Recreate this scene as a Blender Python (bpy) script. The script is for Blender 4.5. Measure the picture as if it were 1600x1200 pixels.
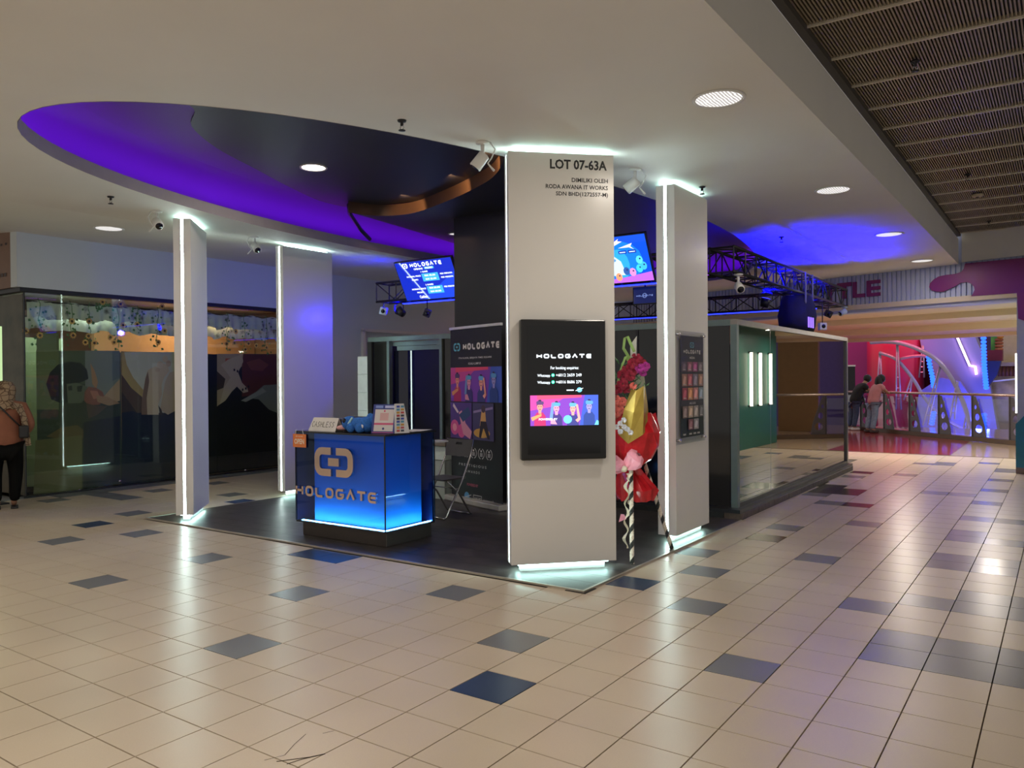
import bpy, bmesh, math, random
from mathutils import Matrix, Vector
random.seed(7)
PI = math.pi
SC = bpy.context.scene
COL = SC.collection
for o in list(bpy.data.objects):
    bpy.data.objects.remove(o)

# ---------------------------------------------------------------- camera
FPX, PITCH, ROLL, YAW, CAMH = 1240.6, 0.00633, 0.00799, 0.60834, 1.6
def camera_axes():
    cp, sp, cr, sr = math.cos(PITCH), math.sin(PITCH), math.cos(ROLL), math.sin(ROLL)
    f = Vector((0, cp, -sp)); r = Vector((1, 0, 0)); d = Vector((0, -sp, -cp))
    R = [r*cr + d*sr, -r*sr + d*cr, f]
    c, s = math.cos(YAW), math.sin(YAW)
    return [Vector((v.x*c - v.y*s, v.x*s + v.y*c, v.z)) for v in R]
AX, AY, AZ = camera_axes()            # right, down, forward in world space
cam_data = bpy.data.cameras.new('camera')
cam_data.sensor_width = 36.0
cam_data.lens = FPX/1600*36
cam_data.clip_end = 200
cam = bpy.data.objects.new('camera', cam_data)
COL.objects.link(cam)
cm = Matrix((AX, -AY, -AZ)).transposed().to_4x4()
cm.translation = (0, 0, CAMH)
cam.matrix_world = cm
SC.camera = cam

# ---------------------------------------------------------------- world, exposure
w = bpy.data.worlds.new('world'); SC.world = w; w.use_nodes = True
w.node_tree.nodes['Background'].inputs[0].default_value = (1.0, 0.95, 0.88, 1)
w.node_tree.nodes['Background'].inputs[1].default_value = 0.37
SC.view_settings.view_transform = 'Standard'
SC.view_settings.look = 'None'
SC.view_settings.exposure = 0.35
SC.view_settings.gamma = 1.0
SC.view_settings.use_curve_mapping = False
SC.cycles.use_denoising = True
SC.cycles.max_bounces = 8
SC.cycles.transparent_max_bounces = 12
SC.cycles.sample_clamp_indirect = 4.0
SC.cycles.caustics_reflective = False
SC.cycles.caustics_refractive = False

def lamp(kind, name, loc, energy, color, size=0.2, target=None, angle=None, blend=0.5):
    d = bpy.data.lights.new(name, kind); d.energy = energy; d.color = color
    if kind == 'AREA':
        d.shape = 'DISK'; d.size = size
    elif kind == 'SPOT':
        d.shadow_soft_size = size; d.spot_size = angle or 1.2; d.spot_blend = blend
    else:
        d.shadow_soft_size = size
    o = bpy.data.objects.new(name, d); COL.objects.link(o); o.location = loc
    if target is not None:
        o.rotation_euler = (Vector(target) - Vector(loc)).to_track_quat('-Z', 'Y').to_euler()
    return o
WARM = (1.0, 0.90, 0.77); COOL = (0.82, 1.0, 0.97); BLUE = (0.0, 0.0, 1.0); VIOLET = (0.30, 0.03, 1.0)
DOWN = [(-1.93, 5.26), (-1.93, 8.52), (-1.93, 11.63), (-1.93, 14.64), (-9.98, 5.38), (-1.93, 2.0), (-1.93, -1.2), (-5.2, 0.9), (-8.6, 1.6)]
for i, (x, y) in enumerate(DOWN):
    e = (16, 9, 7, 7, 14)[i] if i < 5 else 30
    lamp('AREA', 'downlight_lamp', (x, y, 3.49 if x > -9 else 3.555), e, WARM, 0.22, (x, y, 0))

# ---------------------------------------------------------------- helpers
def ray(u, v):
    d = AX*((u-800)/FPX) + AY*((v-600)/FPX) + AZ
    return d
CAMP = Vector((0, 0, CAMH))
def at_x(u, v, x):
    d = ray(u, v); return CAMP + d*(x/d.x)
def at_y(u, v, y):
    d = ray(u, v); return CAMP + d*(y/d.y)
def at_z(u, v, z):
    d = ray(u, v); return CAMP + d*((z-CAMH)/d.z)

MATS = {}
def mat(name, col, rough=0.5, metal=0.0, emit=None, strength=0.0, spec=0.5, var=0.06, scale=8.0, bump=0.0, coat=0.0, trans=0.0, alpha=1.0):
    if name in MATS: return MATS[name]
    m = bpy.data.materials.new(name); m.use_nodes = True
    nt = m.node_tree; b = nt.nodes['Principled BSDF']
    b.inputs['Roughness'].default_value = rough
    b.inputs['Metallic'].default_value = metal
    b.inputs['Specular IOR Level'].default_value = spec
    b.inputs['Coat Weight'].default_value = coat
    b.inputs['Coat Roughness'].default_value = 0.05
    c = tuple(col)
    if var > 0:
        tc = nt.nodes.new('ShaderNodeTexCoord')
        n = nt.nodes.new('ShaderNodeTexNoise'); n.inputs['Scale'].default_value = scale; n.inputs['Detail'].default_value = 4
        nt.links.new(tc.outputs['Object'], n.inputs['Vector'])
        r = nt.nodes.new('ShaderNodeValToRGB')
        r.color_ramp.elements[0].position = 0.3; r.color_ramp.elements[1].position = 0.7
        r.color_ramp.elements[0].color = tuple(max(0, x*(1-var)) for x in c) + (1,)
        r.color_ramp.elements[1].color = tuple(min(1, x*(1+var)) for x in c) + (1,)
        nt.links.new(n.outputs['Fac'], r.inputs['Fac'])
        nt.links.new(r.outputs['Color'], b.inputs['Base Color'])
        if bump > 0:
            bp = nt.nodes.new('ShaderNodeBump'); bp.inputs['Strength'].default_value = bump; bp.inputs['Distance'].default_value = 0.01
            nt.links.new(n.outputs['Fac'], bp.inputs['Height']); nt.links.new(bp.outputs['Normal'], b.inputs['Normal'])
    else:
        b.inputs['Base Color'].default_value = c + (1,)
    if emit is not None:
        b.inputs['Emission Color'].default_value = tuple(emit) + (1,)
        b.inputs['Emission Strength'].default_value = strength
    MATS[name] = m
    return m
def glass(name, tint, refl=0.12, rough=0.02, edge=0.5, reflcol=(1, 1, 1)):
    """thin architectural pane: tinted see-through plus a mirror share that grows towards grazing"""
    if name in MATS: return MATS[name]
    m = bpy.data.materials.new(name); m.use_nodes = True
    nt = m.node_tree; nt.nodes.remove(nt.nodes['Principled BSDF'])
    out = nt.nodes['Material Output']
    t = nt.nodes.new('ShaderNodeBsdfTransparent'); t.inputs[0].default_value = tuple(tint) + (1,)
    g = nt.nodes.new('ShaderNodeBsdfGlossy'); g.inputs['Roughness'].default_value = rough; g.inputs[0].default_value = tuple(reflcol) + (1,)
    lw = nt.nodes.new('ShaderNodeLayerWeight'); lw.inputs[0].default_value = 0.35
    mr = nt.nodes.new('ShaderNodeMapRange')
    mr.inputs['To Min'].default_value = refl; mr.inputs['To Max'].default_value = edge
    nt.links.new(lw.outputs['Facing'], mr.inputs['Value'])
    mx = nt.nodes.new('ShaderNodeMixShader')
    nt.links.new(mr.outputs['Result'], mx.inputs[0]); nt.links.new(t.outputs[0], mx.inputs[1]); nt.links.new(g.outputs[0], mx.inputs[2])
    nt.links.new(mx.outputs[0], out.inputs['Surface'])
    MATS[name] = m
    return m
def glow(name, col, s):
    return mat(name, (0.02, 0.02, 0.02), 0.4, emit=col, strength=s, var=0)

class MB:
    """collects shapes; build() links them as one mesh object"""
    def __init__(self, M=None):
        self.v = []; self.f = []; self.mi = []; self.M = M or Matrix(); self.m = 0; self.sm = []
    def add(self, vs, fs, smooth=False):
        b = len(self.v)
        for p in vs: self.v.append(self.M @ Vector(p))
        for f in fs:
            self.f.append([b+i for i in f]); self.mi.append(self.m); self.sm.append(smooth)
        return self
    def box(self, a, b):
        x0, y0, z0 = a; x1, y1, z1 = b
        if x0 > x1: x0, x1 = x1, x0
        if y0 > y1: y0, y1 = y1, y0
        if z0 > z1: z0, z1 = z1, z0
        return self.add([(x0, y0, z0), (x1, y0, z0), (x1, y1, z0), (x0, y1, z0), (x0, y0, z1), (x1, y0, z1), (x1, y1, z1), (x0, y1, z1)],
                        [(3, 2, 1, 0), (4, 5, 6, 7), (0, 1, 5, 4), (1, 2, 6, 5), (2, 3, 7, 6), (3, 0, 4, 7)])
    def bevbox(self, a, b, r=0.01):
        x0, y0, z0 = [min(p, q) for p, q in zip(a, b)]; x1, y1, z1 = [max(p, q) for p, q in zip(a, b)]
        r = min(r, (x1-x0)/2.1, (y1-y0)/2.1, (z1-z0)/2.1)
        bm = bmesh.new(); bmesh.ops.create_cube(bm, size=1)
        for v in bm.verts:
            v.co = Vector(((x0+x1)/2 + v.co.x*(x1-x0), (y0+y1)/2 + v.co.y*(y1-y0), (z0+z1)/2 + v.co.z*(z1-z0)))
        bmesh.ops.bevel(bm, geom=bm.edges[:], offset=r, segments=2, affect='EDGES', profile=0.5)
        bm.verts.index_update()
        self.add([v.co.copy() for v in bm.verts], [[v.index for v in f.verts] for f in bm.faces], False)
        bm.free(); return self
    def prism(self, poly, z0, z1):
        n = len(poly)
        vs = [(x, y, z0) for x, y in poly] + [(x, y, z1) for x, y in poly]
        fs = [list(range(n))[::-1], list(range(n, 2*n))] + [(i, (i+1) % n, n+(i+1) % n, n+i) for i in range(n)]
        return self.add(vs, fs)
    def flat(self, poly, z=0.0):
        return self.add([(x, y, z) for x, y in poly], [list(range(len(poly)))])
    def tube(self, pts, r, n=8, caps=True, closed=False):
        pts = [Vector(p) for p in pts]
        rs = r if isinstance(r, (list, tuple)) else [r]*len(pts)
        vs = []; fs = []; up = Vector((0, 0, 1)); N = len(pts); prev = None
        for i, p in enumerate(pts):
            if closed: t = (pts[(i+1) % N] - pts[i-1])
            else: t = (pts[min(i+1, N-1)] - pts[max(i-1, 0)])
            t = t.normalized() if t.length > 1e-9 else Vector((0, 0, 1))
            if prev is None:
                a = t.cross(up)
                if a.length < 1e-3: a = t.cross(Vector((1, 0, 0)))
                a.normalize()
            else:
                a = prev - t*prev.dot(t)
                if a.length < 1e-4: a = t.cross(up)
                a.normalize()
            prev = a
            b = t.cross(a)
            for k in range(n):
                an = 2*PI*k/n
                vs.append(p + (a*math.cos(an) + b*math.sin(an))*rs[i])
        for i in range(N if closed else N-1):
            j = (i+1) % N
            for k in range(n):
                fs.append((i*n+k, i*n+(k+1) % n, j*n+(k+1) % n, j*n+k))
        if caps and not closed:
            fs.append(list(range(n))[::-1]); fs.append([(N-1)*n+k for k in range(n)])
        return self.add(vs, fs, n > 5)
    def bar(self, a, b, s):
        a = Vector(a); b = Vector(b); t = (b-a).normalized(); u = t.cross(Vector((0, 0, 1)))
        if u.length < 1e-3: u = Vector((1, 0, 0))
        u.normalize(); w_ = t.cross(u)
        h = s/2
        vs = [p + u*x*h + w_*y*h for p in (a, b) for x, y in ((-1, -1), (1, -1), (1, 1), (-1, 1))]
        return self.add(vs, [(3, 2, 1, 0), (4, 5, 6, 7), (0, 1, 5, 4), (1, 2, 6, 5), (2, 3, 7, 6), (3, 0, 4, 7)])
    def lathe(self, prof, n=20, c=(0, 0, 0), smooth=True):
        vs = []; fs = []
        for r, z in prof:
            for k in range(n):
                an = 2*PI*k/n; vs.append((c[0]+r*math.cos(an), c[1]+r*math.sin(an), c[2]+z))
        for i in range(len(prof)-1):
            for k in range(n):
                fs.append((i*n+k, i*n+(k+1) % n, (i+1)*n+(k+1) % n, (i+1)*n+k))
        if prof[0][0] > 1e-6: fs.append(list(range(n))[::-1])
        if prof[-1][0] > 1e-6: fs.append([(len(prof)-1)*n+k for k in range(n)])
        return self.add(vs, fs, smooth)
    def ball(self, c, r, n=12, m=8):
        if not isinstance(r, (list, tuple)): r = (r, r, r)
        vs = [(c[0], c[1], c[2]-r[2])]; fs = []
        for i in range(1, m):
            ph = -PI/2 + PI*i/m
            for k in range(n):
                th = 2*PI*k/n
                vs.append((c[0]+r[0]*math.cos(ph)*math.cos(th), c[1]+r[1]*math.cos(ph)*math.sin(th), c[2]+r[2]*math.sin(ph)))
        vs.append((c[0], c[1], c[2]+r[2])); L = len(vs)-1
        for k in range(n):
            fs.append((0, 1+(k+1) % n, 1+k))
            fs.append((L, 1+(m-2)*n+k, 1+(m-2)*n+(k+1) % n))
        for i in range(m-2):
            for k in range(n):
                fs.append((1+i*n+k, 1+i*n+(k+1) % n, 1+(i+1)*n+(k+1) % n, 1+(i+1)*n+k))
        return self.add(vs, fs, True)
    def stroke(self, path, t, z0=0.0, z1=None, closed=False):
        """a 2-D polyline of thickness t in the local xy plane, flat (z1 None) or extruded z0..z1"""
        P = [Vector((p[0], p[1])) for p in path]; N = len(P); L = []; R = []
        for i in range(N):
            if closed: a, b = P[i-1], P[(i+1) % N]
            else: a, b = P[max(i-1, 0)], P[min(i+1, N-1)]
            d1 = (P[i]-a); d2 = (b-P[i])
            if d1.length < 1e-9: d1 = d2
            if d2.length < 1e-9: d2 = d1
            d1.normalize(); d2.normalize()
            n1 = Vector((-d1.y, d1.x)); n2 = Vector((-d2.y, d2.x)); nn = n1+n2
            if nn.length < 1e-6: nn = n1
            nn.normalize(); k = min(2.0, 1/max(0.3, nn.dot(n1)))
            L.append(P[i]+nn*t/2*k); R.append(P[i]-nn*t/2*k)
        for i in range(N if closed else N-1):
            j = (i+1) % N
            q = [R[i], R[j], L[j], L[i]]
            if z1 is None: self.flat([(p.x, p.y) for p in q], z0)
            else: self.prism([(p.x, p.y) for p in q], z0, z1)
        return self
    def mesh(self, name, mats):
        me = bpy.data.meshes.new(name)
        me.from_pydata([tuple(p) for p in self.v], [], self.f)
        if not isinstance(mats, (list, tuple)): mats = [mats]
        for m in mats: me.materials.append(m)
        me.polygons.foreach_set('material_index', [min(i, len(mats)-1) for i in self.mi])
        me.polygons.foreach_set('use_smooth', self.sm)
        me.update()
        return me
    def build(self, name, mats, parent=None, world=False):
        me = self.mesh(name, mats)
        o = bpy.data.objects.new(name, me); COL.objects.link(o)
        if 'lettering' in name or name in ('handwriting', 'badges', 'game_pictures'): o['kind'] = 'stuff'
        if parent is not None:
            o.parent = parent
            if world:
                bpy_inv = world_matrix(parent).inverted()
                me.transform(bpy_inv)
        return o
def world_matrix(o):
    M = o.matrix_basis.copy()
    while o.parent is not None:
        o = o.parent; M = o.matrix_basis @ M
    return M
def tag(o, label, cat, group=None):
    o['label'] = label; o['category'] = cat
    if group: o['group'] = group
    return o
def thing(name, label, cat, loc=(0, 0, 0), rz=0.0, group=None):
    o = bpy.data.objects.new(name, None); COL.objects.link(o)
    o.empty_display_size = 0.1
    o.location = loc; o.rotation_euler = (0, 0, rz)
    o.matrix_basis = Matrix.Translation(Vector(loc)) @ Matrix.Rotation(rz, 4, 'Z')
    return tag(o, label, cat, group)
def struct(o):
    o['kind'] = 'structure'; return o
def dup(root, loc=None, rz=None, label=None, group=None):
    r = root.copy(); COL.objects.link(r)
    if loc is not None:
        r.matrix_basis = Matrix.Translation(Vector(loc)) @ Matrix.Rotation(rz if rz is not None else root.rotation_euler.z, 4, 'Z')
    if label: r['label'] = label
    if group: r['group'] = group
    for ch in [c for c in bpy.data.objects if c.parent == root]:
        c = ch.copy(); COL.objects.link(c); c.parent = r
        for g in [q for q in bpy.data.objects if q.parent == ch]:
            d = g.copy(); COL.objects.link(d); d.parent = c
    return r
def frame(o, u, n):
    """4x4 with x along u, z along n, y = n x u, at o"""
    u = Vector(u).normalized(); n = Vector(n).normalized(); v = n.cross(u).normalized()
    M = Matrix((u, v, n)).transposed().to_4x4(); M.translation = Vector(o); return M
def outline_mesh(polys, depth, z=0.0):
    """filled 2-D outline with holes, extruded; returns (verts, faces)"""
    cu = bpy.data.curves.new('c', 'CURVE'); cu.dimensions = '2D'; cu.fill_mode = 'BOTH'; cu.extrude = max(depth/2, 0)
    for p in polys:
        s = cu.splines.new('POLY'); s.points.add(len(p)-1); s.use_cyclic_u = True
        for q, (x, y) in zip(s.points, p): q.co = (x, y, 0, 1)
    o = bpy.data.objects.new('c', cu)
    me = bpy.data.meshes.new_from_object(o)
    vs = [(v.co.x, v.co.y, v.co.z+z+depth/2) for v in me.vertices]; fs = [list(p.vertices) for p in me.polygons]
    bpy.data.objects.remove(o); bpy.data.curves.remove(cu); bpy.data.meshes.remove(me)
    return vs, fs
def text_mesh(s, bold=0.0):
    cu = bpy.data.curves.new('t', 'FONT'); cu.body = s; cu.offset = bold; cu.fill_mode = 'FRONT'; cu.resolution_u = 2
    o = bpy.data.objects.new('t', cu)
    me = bpy.data.meshes.new_from_object(o)
    vs = [tuple(v.co) for v in me.vertices]; fs = [list(p.vertices) for p in me.polygons]
    bpy.data.objects.remove(o); bpy.data.curves.remove(cu); bpy.data.meshes.remove(me)
    return vs, fs
def put_text(mb, s, x0, y0, w_, h, z=0.0, bold=0.012, align='L'):
    """lettering scaled to height h (cap height of the bounding box) and width w_ (None keeps proportion)"""
    vs, fs = text_mesh(s, bold)
    if not vs: return mb
    xa = min(v[0] for v in vs); xb = max(v[0] for v in vs); ya = min(v[1] for v in vs); yb = max(v[1] for v in vs)
    sy = h/max(1e-6, yb-ya); sx = (w_/(xb-xa)) if w_ else sy
    W = (xb-xa)*sx
    ox = x0 if align == 'L' else (x0-W if align == 'R' else x0-W/2)
    return mb.add([((v[0]-xa)*sx+ox, (v[1]-ya)*sy+y0, z) for v in vs], fs)
def arc(cx, cy, r, a0, a1, n=5):
    return [(cx+r*math.cos(a0+(a1-a0)*i/n), cy+r*math.sin(a0+(a1-a0)*i/n)) for i in range(n+1)]
def wordmark(mb, x0, y0, w_, h, t, z0=0.0, z1=None, only=None):
    """the squared, rounded capitals of the stall's sign"""
    adv = w_/8.0; lw = adv*0.78-t; H = h-t; r = min(H*0.38, lw*0.4)
    def loop(): return arc(lw-r, H-r, r, 0, PI/2) + arc(r, H-r, r, PI/2, PI) + arc(r, r, r, PI, 1.5*PI) + arc(lw-r, r, r, 1.5*PI, 2*PI)
    G = {'H': [[(0, 0), (0, H)], [(lw, 0), (lw, H)], [(0, H/2), (lw, H/2)]],
         'L': [[(0, H)] + arc(r, r, r, PI, 1.5*PI) + [(lw, 0)]],
         'G': [[(lw, H)] + arc(r, H-r, r, PI/2, PI) + arc(r, r, r, PI, 1.5*PI) + arc(lw-r, r, r, 1.5*PI, 2*PI) + [(lw, H*0.45), (lw*0.5, H*0.45)]],
         'A': [[(-t*0.1, 0), (lw/2, H), (lw+t*0.1, 0)]],
         'T': [[(-t*0.3, H), (lw+t*0.3, H)], [(lw/2, H-t/2), (lw/2, 0)]],
         'E': [[(lw, H)] + arc(r, H-r, r, PI/2, PI) + arc(r, r, r, PI, 1.5*PI) + [(lw, 0)], [(lw*0.25, H/2), (lw, H/2)]]}
    for i, ch in enumerate('HOLOGATE'):
        if only is not None and i != only: continue
        ox = x0+i*adv+t/2+adv*0.11; oy = y0+t/2
        if ch == 'O':
            mb.stroke([(ox+a, oy+b) for a, b in loop()], t, z0, z1, True)
        else:
            for p in G[ch]: mb.stroke([(ox+a, oy+b) for a, b in p], t, z0, z1)
    return mb
def bracket_logo(mb, x0, y0, w_, h, t, z0=0.0, z1=None, only=None):
    r = min(w_, h)*0.24; W = w_-t; H = h-t; ox = x0+t/2; oy = y0+t/2; g = W*0.42
    left = [(g, H)] + arc(r, H-r, r, PI/2, PI, 4) + arc(r, r, r, PI, 1.5*PI, 4) + [(g, 0)]
    if only in (None, 0): mb.stroke([(ox+a, oy+b) for a, b in left], t, z0, z1)
    if only in (None, 1): mb.stroke([(ox+W-a, oy+b) for a, b in left], t, z0, z1)
    if only in (None, 2): mb.stroke([(ox+W*0.34, oy+H/2), (ox+W*0.66, oy+H/2)], t*1.1, z0, z1)
    return mb
def ell(cx, cy, rx, ry, n=14, a0=0.0):
    return [(cx+rx*math.cos(a0+2*PI*i/n), cy+ry*math.sin(a0+2*PI*i/n)) for i in range(n)]
def rect(x0, y0, x1, y1):
    return [(x0, y0), (x1, y0), (x1, y1), (x0, y1)]
def skin(verts, edges, radii, sub=1):
    """one continuous body surface grown round a joint skeleton"""
    me = bpy.data.meshes.new('s'); me.from_pydata(verts, edges, [])
    o = bpy.data.objects.new('s', me); COL.objects.link(o)
    m = o.modifiers.new('skin', 'SKIN'); m.use_smooth_shade = True
    for i, sv in enumerate(me.skin_vertices[0].data):
        r = radii[i]; sv.radius = r if isinstance(r, tuple) else (r, r); sv.use_root = (i == 0)
    s = o.modifiers.new('sub', 'SUBSURF'); s.levels = sub
    dg = bpy.context.evaluated_depsgraph_get()
    r = bpy.data.meshes.new_from_object(o.evaluated_get(dg))
    bpy.data.objects.remove(o)
    vs = [tuple(v.co) for v in r.vertices]; fs = [list(p.vertices) for p in r.polygons]
    bpy.data.meshes.remove(r)
    return vs, fs
# ================================================================ SETTING
M_wall = mat('white_paint', (0.78, 0.76, 0.71), 0.6, var=0.02, scale=2)
M_ceil = mat('ceiling_paint', (0.80, 0.78, 0.73), 0.65, var=0.02, scale=1.5)
M_white_gloss = mat('white_laminate', (0.80, 0.78, 0.75), 0.26, var=0.015, scale=2, spec=0.5)
M_black = mat('black_paint', (0.012, 0.012, 0.014), 0.45, var=0.1)
M_darkmetal = mat('dark_metal', (0.03, 0.03, 0.035), 0.35, 0.6, var=0.1)
M_chrome = mat('chrome', (0.7, 0.7, 0.72), 0.18, 1.0, var=0.02)
M_led = glow('led_white', (0.78, 1.0, 0.95), 20.0)
M_ledglow = glow('led_cool_glow', (0.60, 1.0, 0.93), 17.0)
M_whiteplastic = mat('white_plastic', (0.8, 0.8, 0.78), 0.35, var=0.01)

# ---- floor: grout bed, tiles
T = 0.3277; TX, TY = -2.609, 3.158
fl = struct(MB().box((-20, -4, -0.30), (7, 18.0, -0.010)).build('floor', mat('grout', (0.10, 0.085, 0.07), 0.8)))
fl['label'] = 'cream tiled mall floor with scattered slate and navy tiles'
def tile_mat(name, c, rough):
    m = mat(name, c, rough, var=0.0, spec=0.5)
    nt = m.node_tree; b = nt.nodes['Principled BSDF']
    tc = nt.nodes.new('ShaderNodeTexCoord'); n = nt.nodes.new('ShaderNodeTexNoise')
    geo = nt.nodes.new('ShaderNodeNewGeometry')
    n.inputs['Scale'].default_value = 0.9; n.inputs['Detail'].default_value = 2
    n2 = nt.nodes.new('ShaderNodeTexNoise'); n2.inputs['Scale'].default_value = 160; n2.inputs['Detail'].default_value = 2
    nt.links.new(geo.outputs['Position'], n.inputs['Vector']); nt.links.new(geo.outputs['Position'], n2.inputs['Vector'])
    mx = nt.nodes.new('ShaderNodeMath'); mx.operation = 'MULTIPLY_ADD'; mx.inputs[1].default_value = 0.35
    nt.links.new(n2.outputs['Fac'], mx.inputs[0]); nt.links.new(n.outputs['Fac'], mx.inputs[2])
    r = nt.nodes.new('ShaderNodeValToRGB')
    r.color_ramp.elements[0].position = 0.45; r.color_ramp.elements[1].position = 0.9
    r.color_ramp.elements[0].color = tuple(x*0.90 for x in c) + (1,); r.color_ramp.elements[1].color = tuple(min(1, x*1.08) for x in c) + (1,)
    nt.links.new(mx.outputs[0], r.inputs['Fac']); nt.links.new(r.outputs['Color'], b.inputs['Base Color'])
    return m
TM = {'cream': tile_mat('tile_cream', (0.58, 0.485, 0.37), 0.29),
      'navy': tile_mat('tile_navy', (0.035, 0.06, 0.12), 0.27),
      'slate': tile_mat('tile_slate', (0.19, 0.195, 0.20), 0.27),
      'violet': tile_mat('tile_grey_blue', (0.19, 0.19, 0.23), 0.22),
      'black': tile_mat('tile_black', (0.02, 0.015, 0.013), 0.2),
      'brown': tile_mat('tile_brown', (0.10, 0.05, 0.035), 0.2)}
SPECIAL = {}
for k, l in {'navy': [(0, 0), (5, -9), (4, -20), (10, -20), (7, -1), (5, -10)],
             'slate': [(2, -1), (4, -4), (-1, -5), (2, -7), (3, -12), (0, -12), (2, -18), (4, -17), (6, -21), (8, -25), (11, -22), (3, 3), (6, 1), (9, 0),
                       (11, -1), (8, 4), (9, 5), (9, 6), (10, 6), (12, 2), (18, 2), (16, 0), (22, 0), (33, 1), (31, -1), (24, -1), (39, 1), (39, 2), (27, 3), (27, 4), (40, 2),
                       (5, 5), (6, 5), (5, 6), (6, 6), (5, 7), (6, 7), (5, 8), (6, 8), (10, 7), (9, 7), (6, -27), (8, -26), (8, -27), (10, -26), (9, -28), (13, -26)],
             'violet': [(13, 5), (14, 5), (14, 6), (13, 6), (17, 5), (17, 6), (18, 5), (21, 5), (21, 6), (25, 5), (29, 5), (33, 5), (37, 5), (38, 5), (41, 4)],
             'black': [(22, 1), (25, 0), (25, -1), (26, -1), (27, -1), (33, -1), (27, -2), (28, -2), (26, 0)],
             'brown': [(14, 0)]}.items():
    for ab in l: SPECIAL[ab] = k
for a in range(-12, 46):
    for b in (-29, -30, -28):
        if b != -28 or a > 6: SPECIAL.setdefault((a, b), 'slate')
def tile_kind(a, b): return SPECIAL.get((a, b), 'cream')
def tile_shape(mb, x, y):
    g = 0.0022; e = 0.0012; z = 0.0; x1 = x+T-g; y1 = y+T-g; x += g; y += g
    mb.add([(x, y, -0.012), (x1, y, -0.012), (x1, y1, -0.012), (x, y1, -0.012),
            (x+e, y+e, z), (x1-e, y+e, z), (x1-e, y1-e, z), (x+e, y1-e, z)],
           [(4, 5, 6, 7), (0, 1, 5, 4), (1, 2, 6, 5), (2, 3, 7, 6), (3, 0, 4, 7)])
def proj(p):
    d = Vector(p)-CAMP; z = d.dot(AZ)
    if z < 0.3: return None
    return 800+FPX*d.dot(AX)/z, 600+FPX*d.dot(AY)/z
cands = []; rest = {k: MB() for k in TM}
for a in range(-20, 45):
    for b in range(-45, 27):
        x = TX+b*T; y = TY+a*T
        if y+T > 17.98: continue
        cx, cy = x+T/2, y+T/2
        if -8.70 < cx < -3.12 and cy > 5.26 and cy < 16.4: continue       # under the stall
        q = [proj((x+i*T, y+j*T, 0)) for i, j in ((0, 0), (1, 0), (1, 1), (0, 1))]
        vis = all(q) and any(-10 < u < 1610 and -10 < v < 1210 for u, v in q)
        if vis and (cx < -11.95 or (cx > -0.6 and cy > 15.2)): vis = False
        if vis:
            ar = abs(sum(q[i][0]*q[(i+1) % 4][1]-q[(i+1) % 4][0]*q[i][1] for i in range(4)))/2
            cands.append((ar, a, b))
        else:
            tile_shape(rest[tile_kind(a, b)], x, y)
cands.sort(reverse=True)
TMESH = {}
for k in TM:
    mb = MB(); tile_shape(mb, 0, 0); TMESH[k] = mb.mesh('tile_'+k, TM[k])
cracked = None
for ar, a, b in cands[:300]:
    o = bpy.data.objects.new('tile', TMESH[tile_kind(a, b)]); COL.objects.link(o)
    o.parent = fl; o.location = (TX+b*T, TY+a*T, 0)
    if (a, b) == (-3, -3): cracked = o
for ar, a, b in cands[300:]:
    tile_shape(rest[tile_kind(a, b)], TX+b*T, TY+a*T)
allr = MB()
for i, k in enumerate(TM):
    r = rest[k]; base = len(allr.v); allr.v += r.v
    allr.f += [[base+j for j in f] for f in r.f]; allr.mi += [i]*len(r.f); allr.sm += r.sm
tf = allr.build('tile_field', [TM[k] for k in TM], fl); tf['kind'] = 'stuff'
M_crack = mat('crack_dark', (0.04, 0.025, 0.015), 0.9)
if cracked is None: cracked = fl
mb = MB()
for pts, t in [([(413, 1188), (445, 1180), (460, 1163), (478, 1147)], .003), ([(432, 1190), (455, 1187), (485, 1183), (508, 1178)], .007), ([(508, 1178), (470, 1187), (448, 1194)], .006), ([(504, 1146), (522, 1142)], .003)]:
    q = [at_z(u, v, 0) for u, v in pts]
    mb.stroke([(p.x, p.y) for p in q], t, 0.0006)
cr = mb.build('crack', M_crack, cracked, world=True)

# red polished landing beyond the tiles
rb = MB().box((-12, 18.0, -0.3), (1.5, 27.5, -0.004)).build('landing', mat('landing_beige', (0.52, 0.40, 0.28), 0.12, var=0.03), fl)
MB().add([(-9.5, 18.1, -0.002), (-1.9, 18.1, -0.002), (-1.9, 22.2, -0.002), (-7.0, 27.2, -0.002), (-9.5, 27.2, -0.002)], [(0, 1, 2, 3, 4)]).build('red_inlay', mat('red_stone', (0.33, 0.045, 0.05), 0.10, var=0.05), fl)
MB().box((-12, 17.97, -0.05), (1.5, 18.03, 0.0)).build('joint_strip', mat('strip_brass', (0.3, 0.22, 0.15), 0.3, 0.6), fl)

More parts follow.
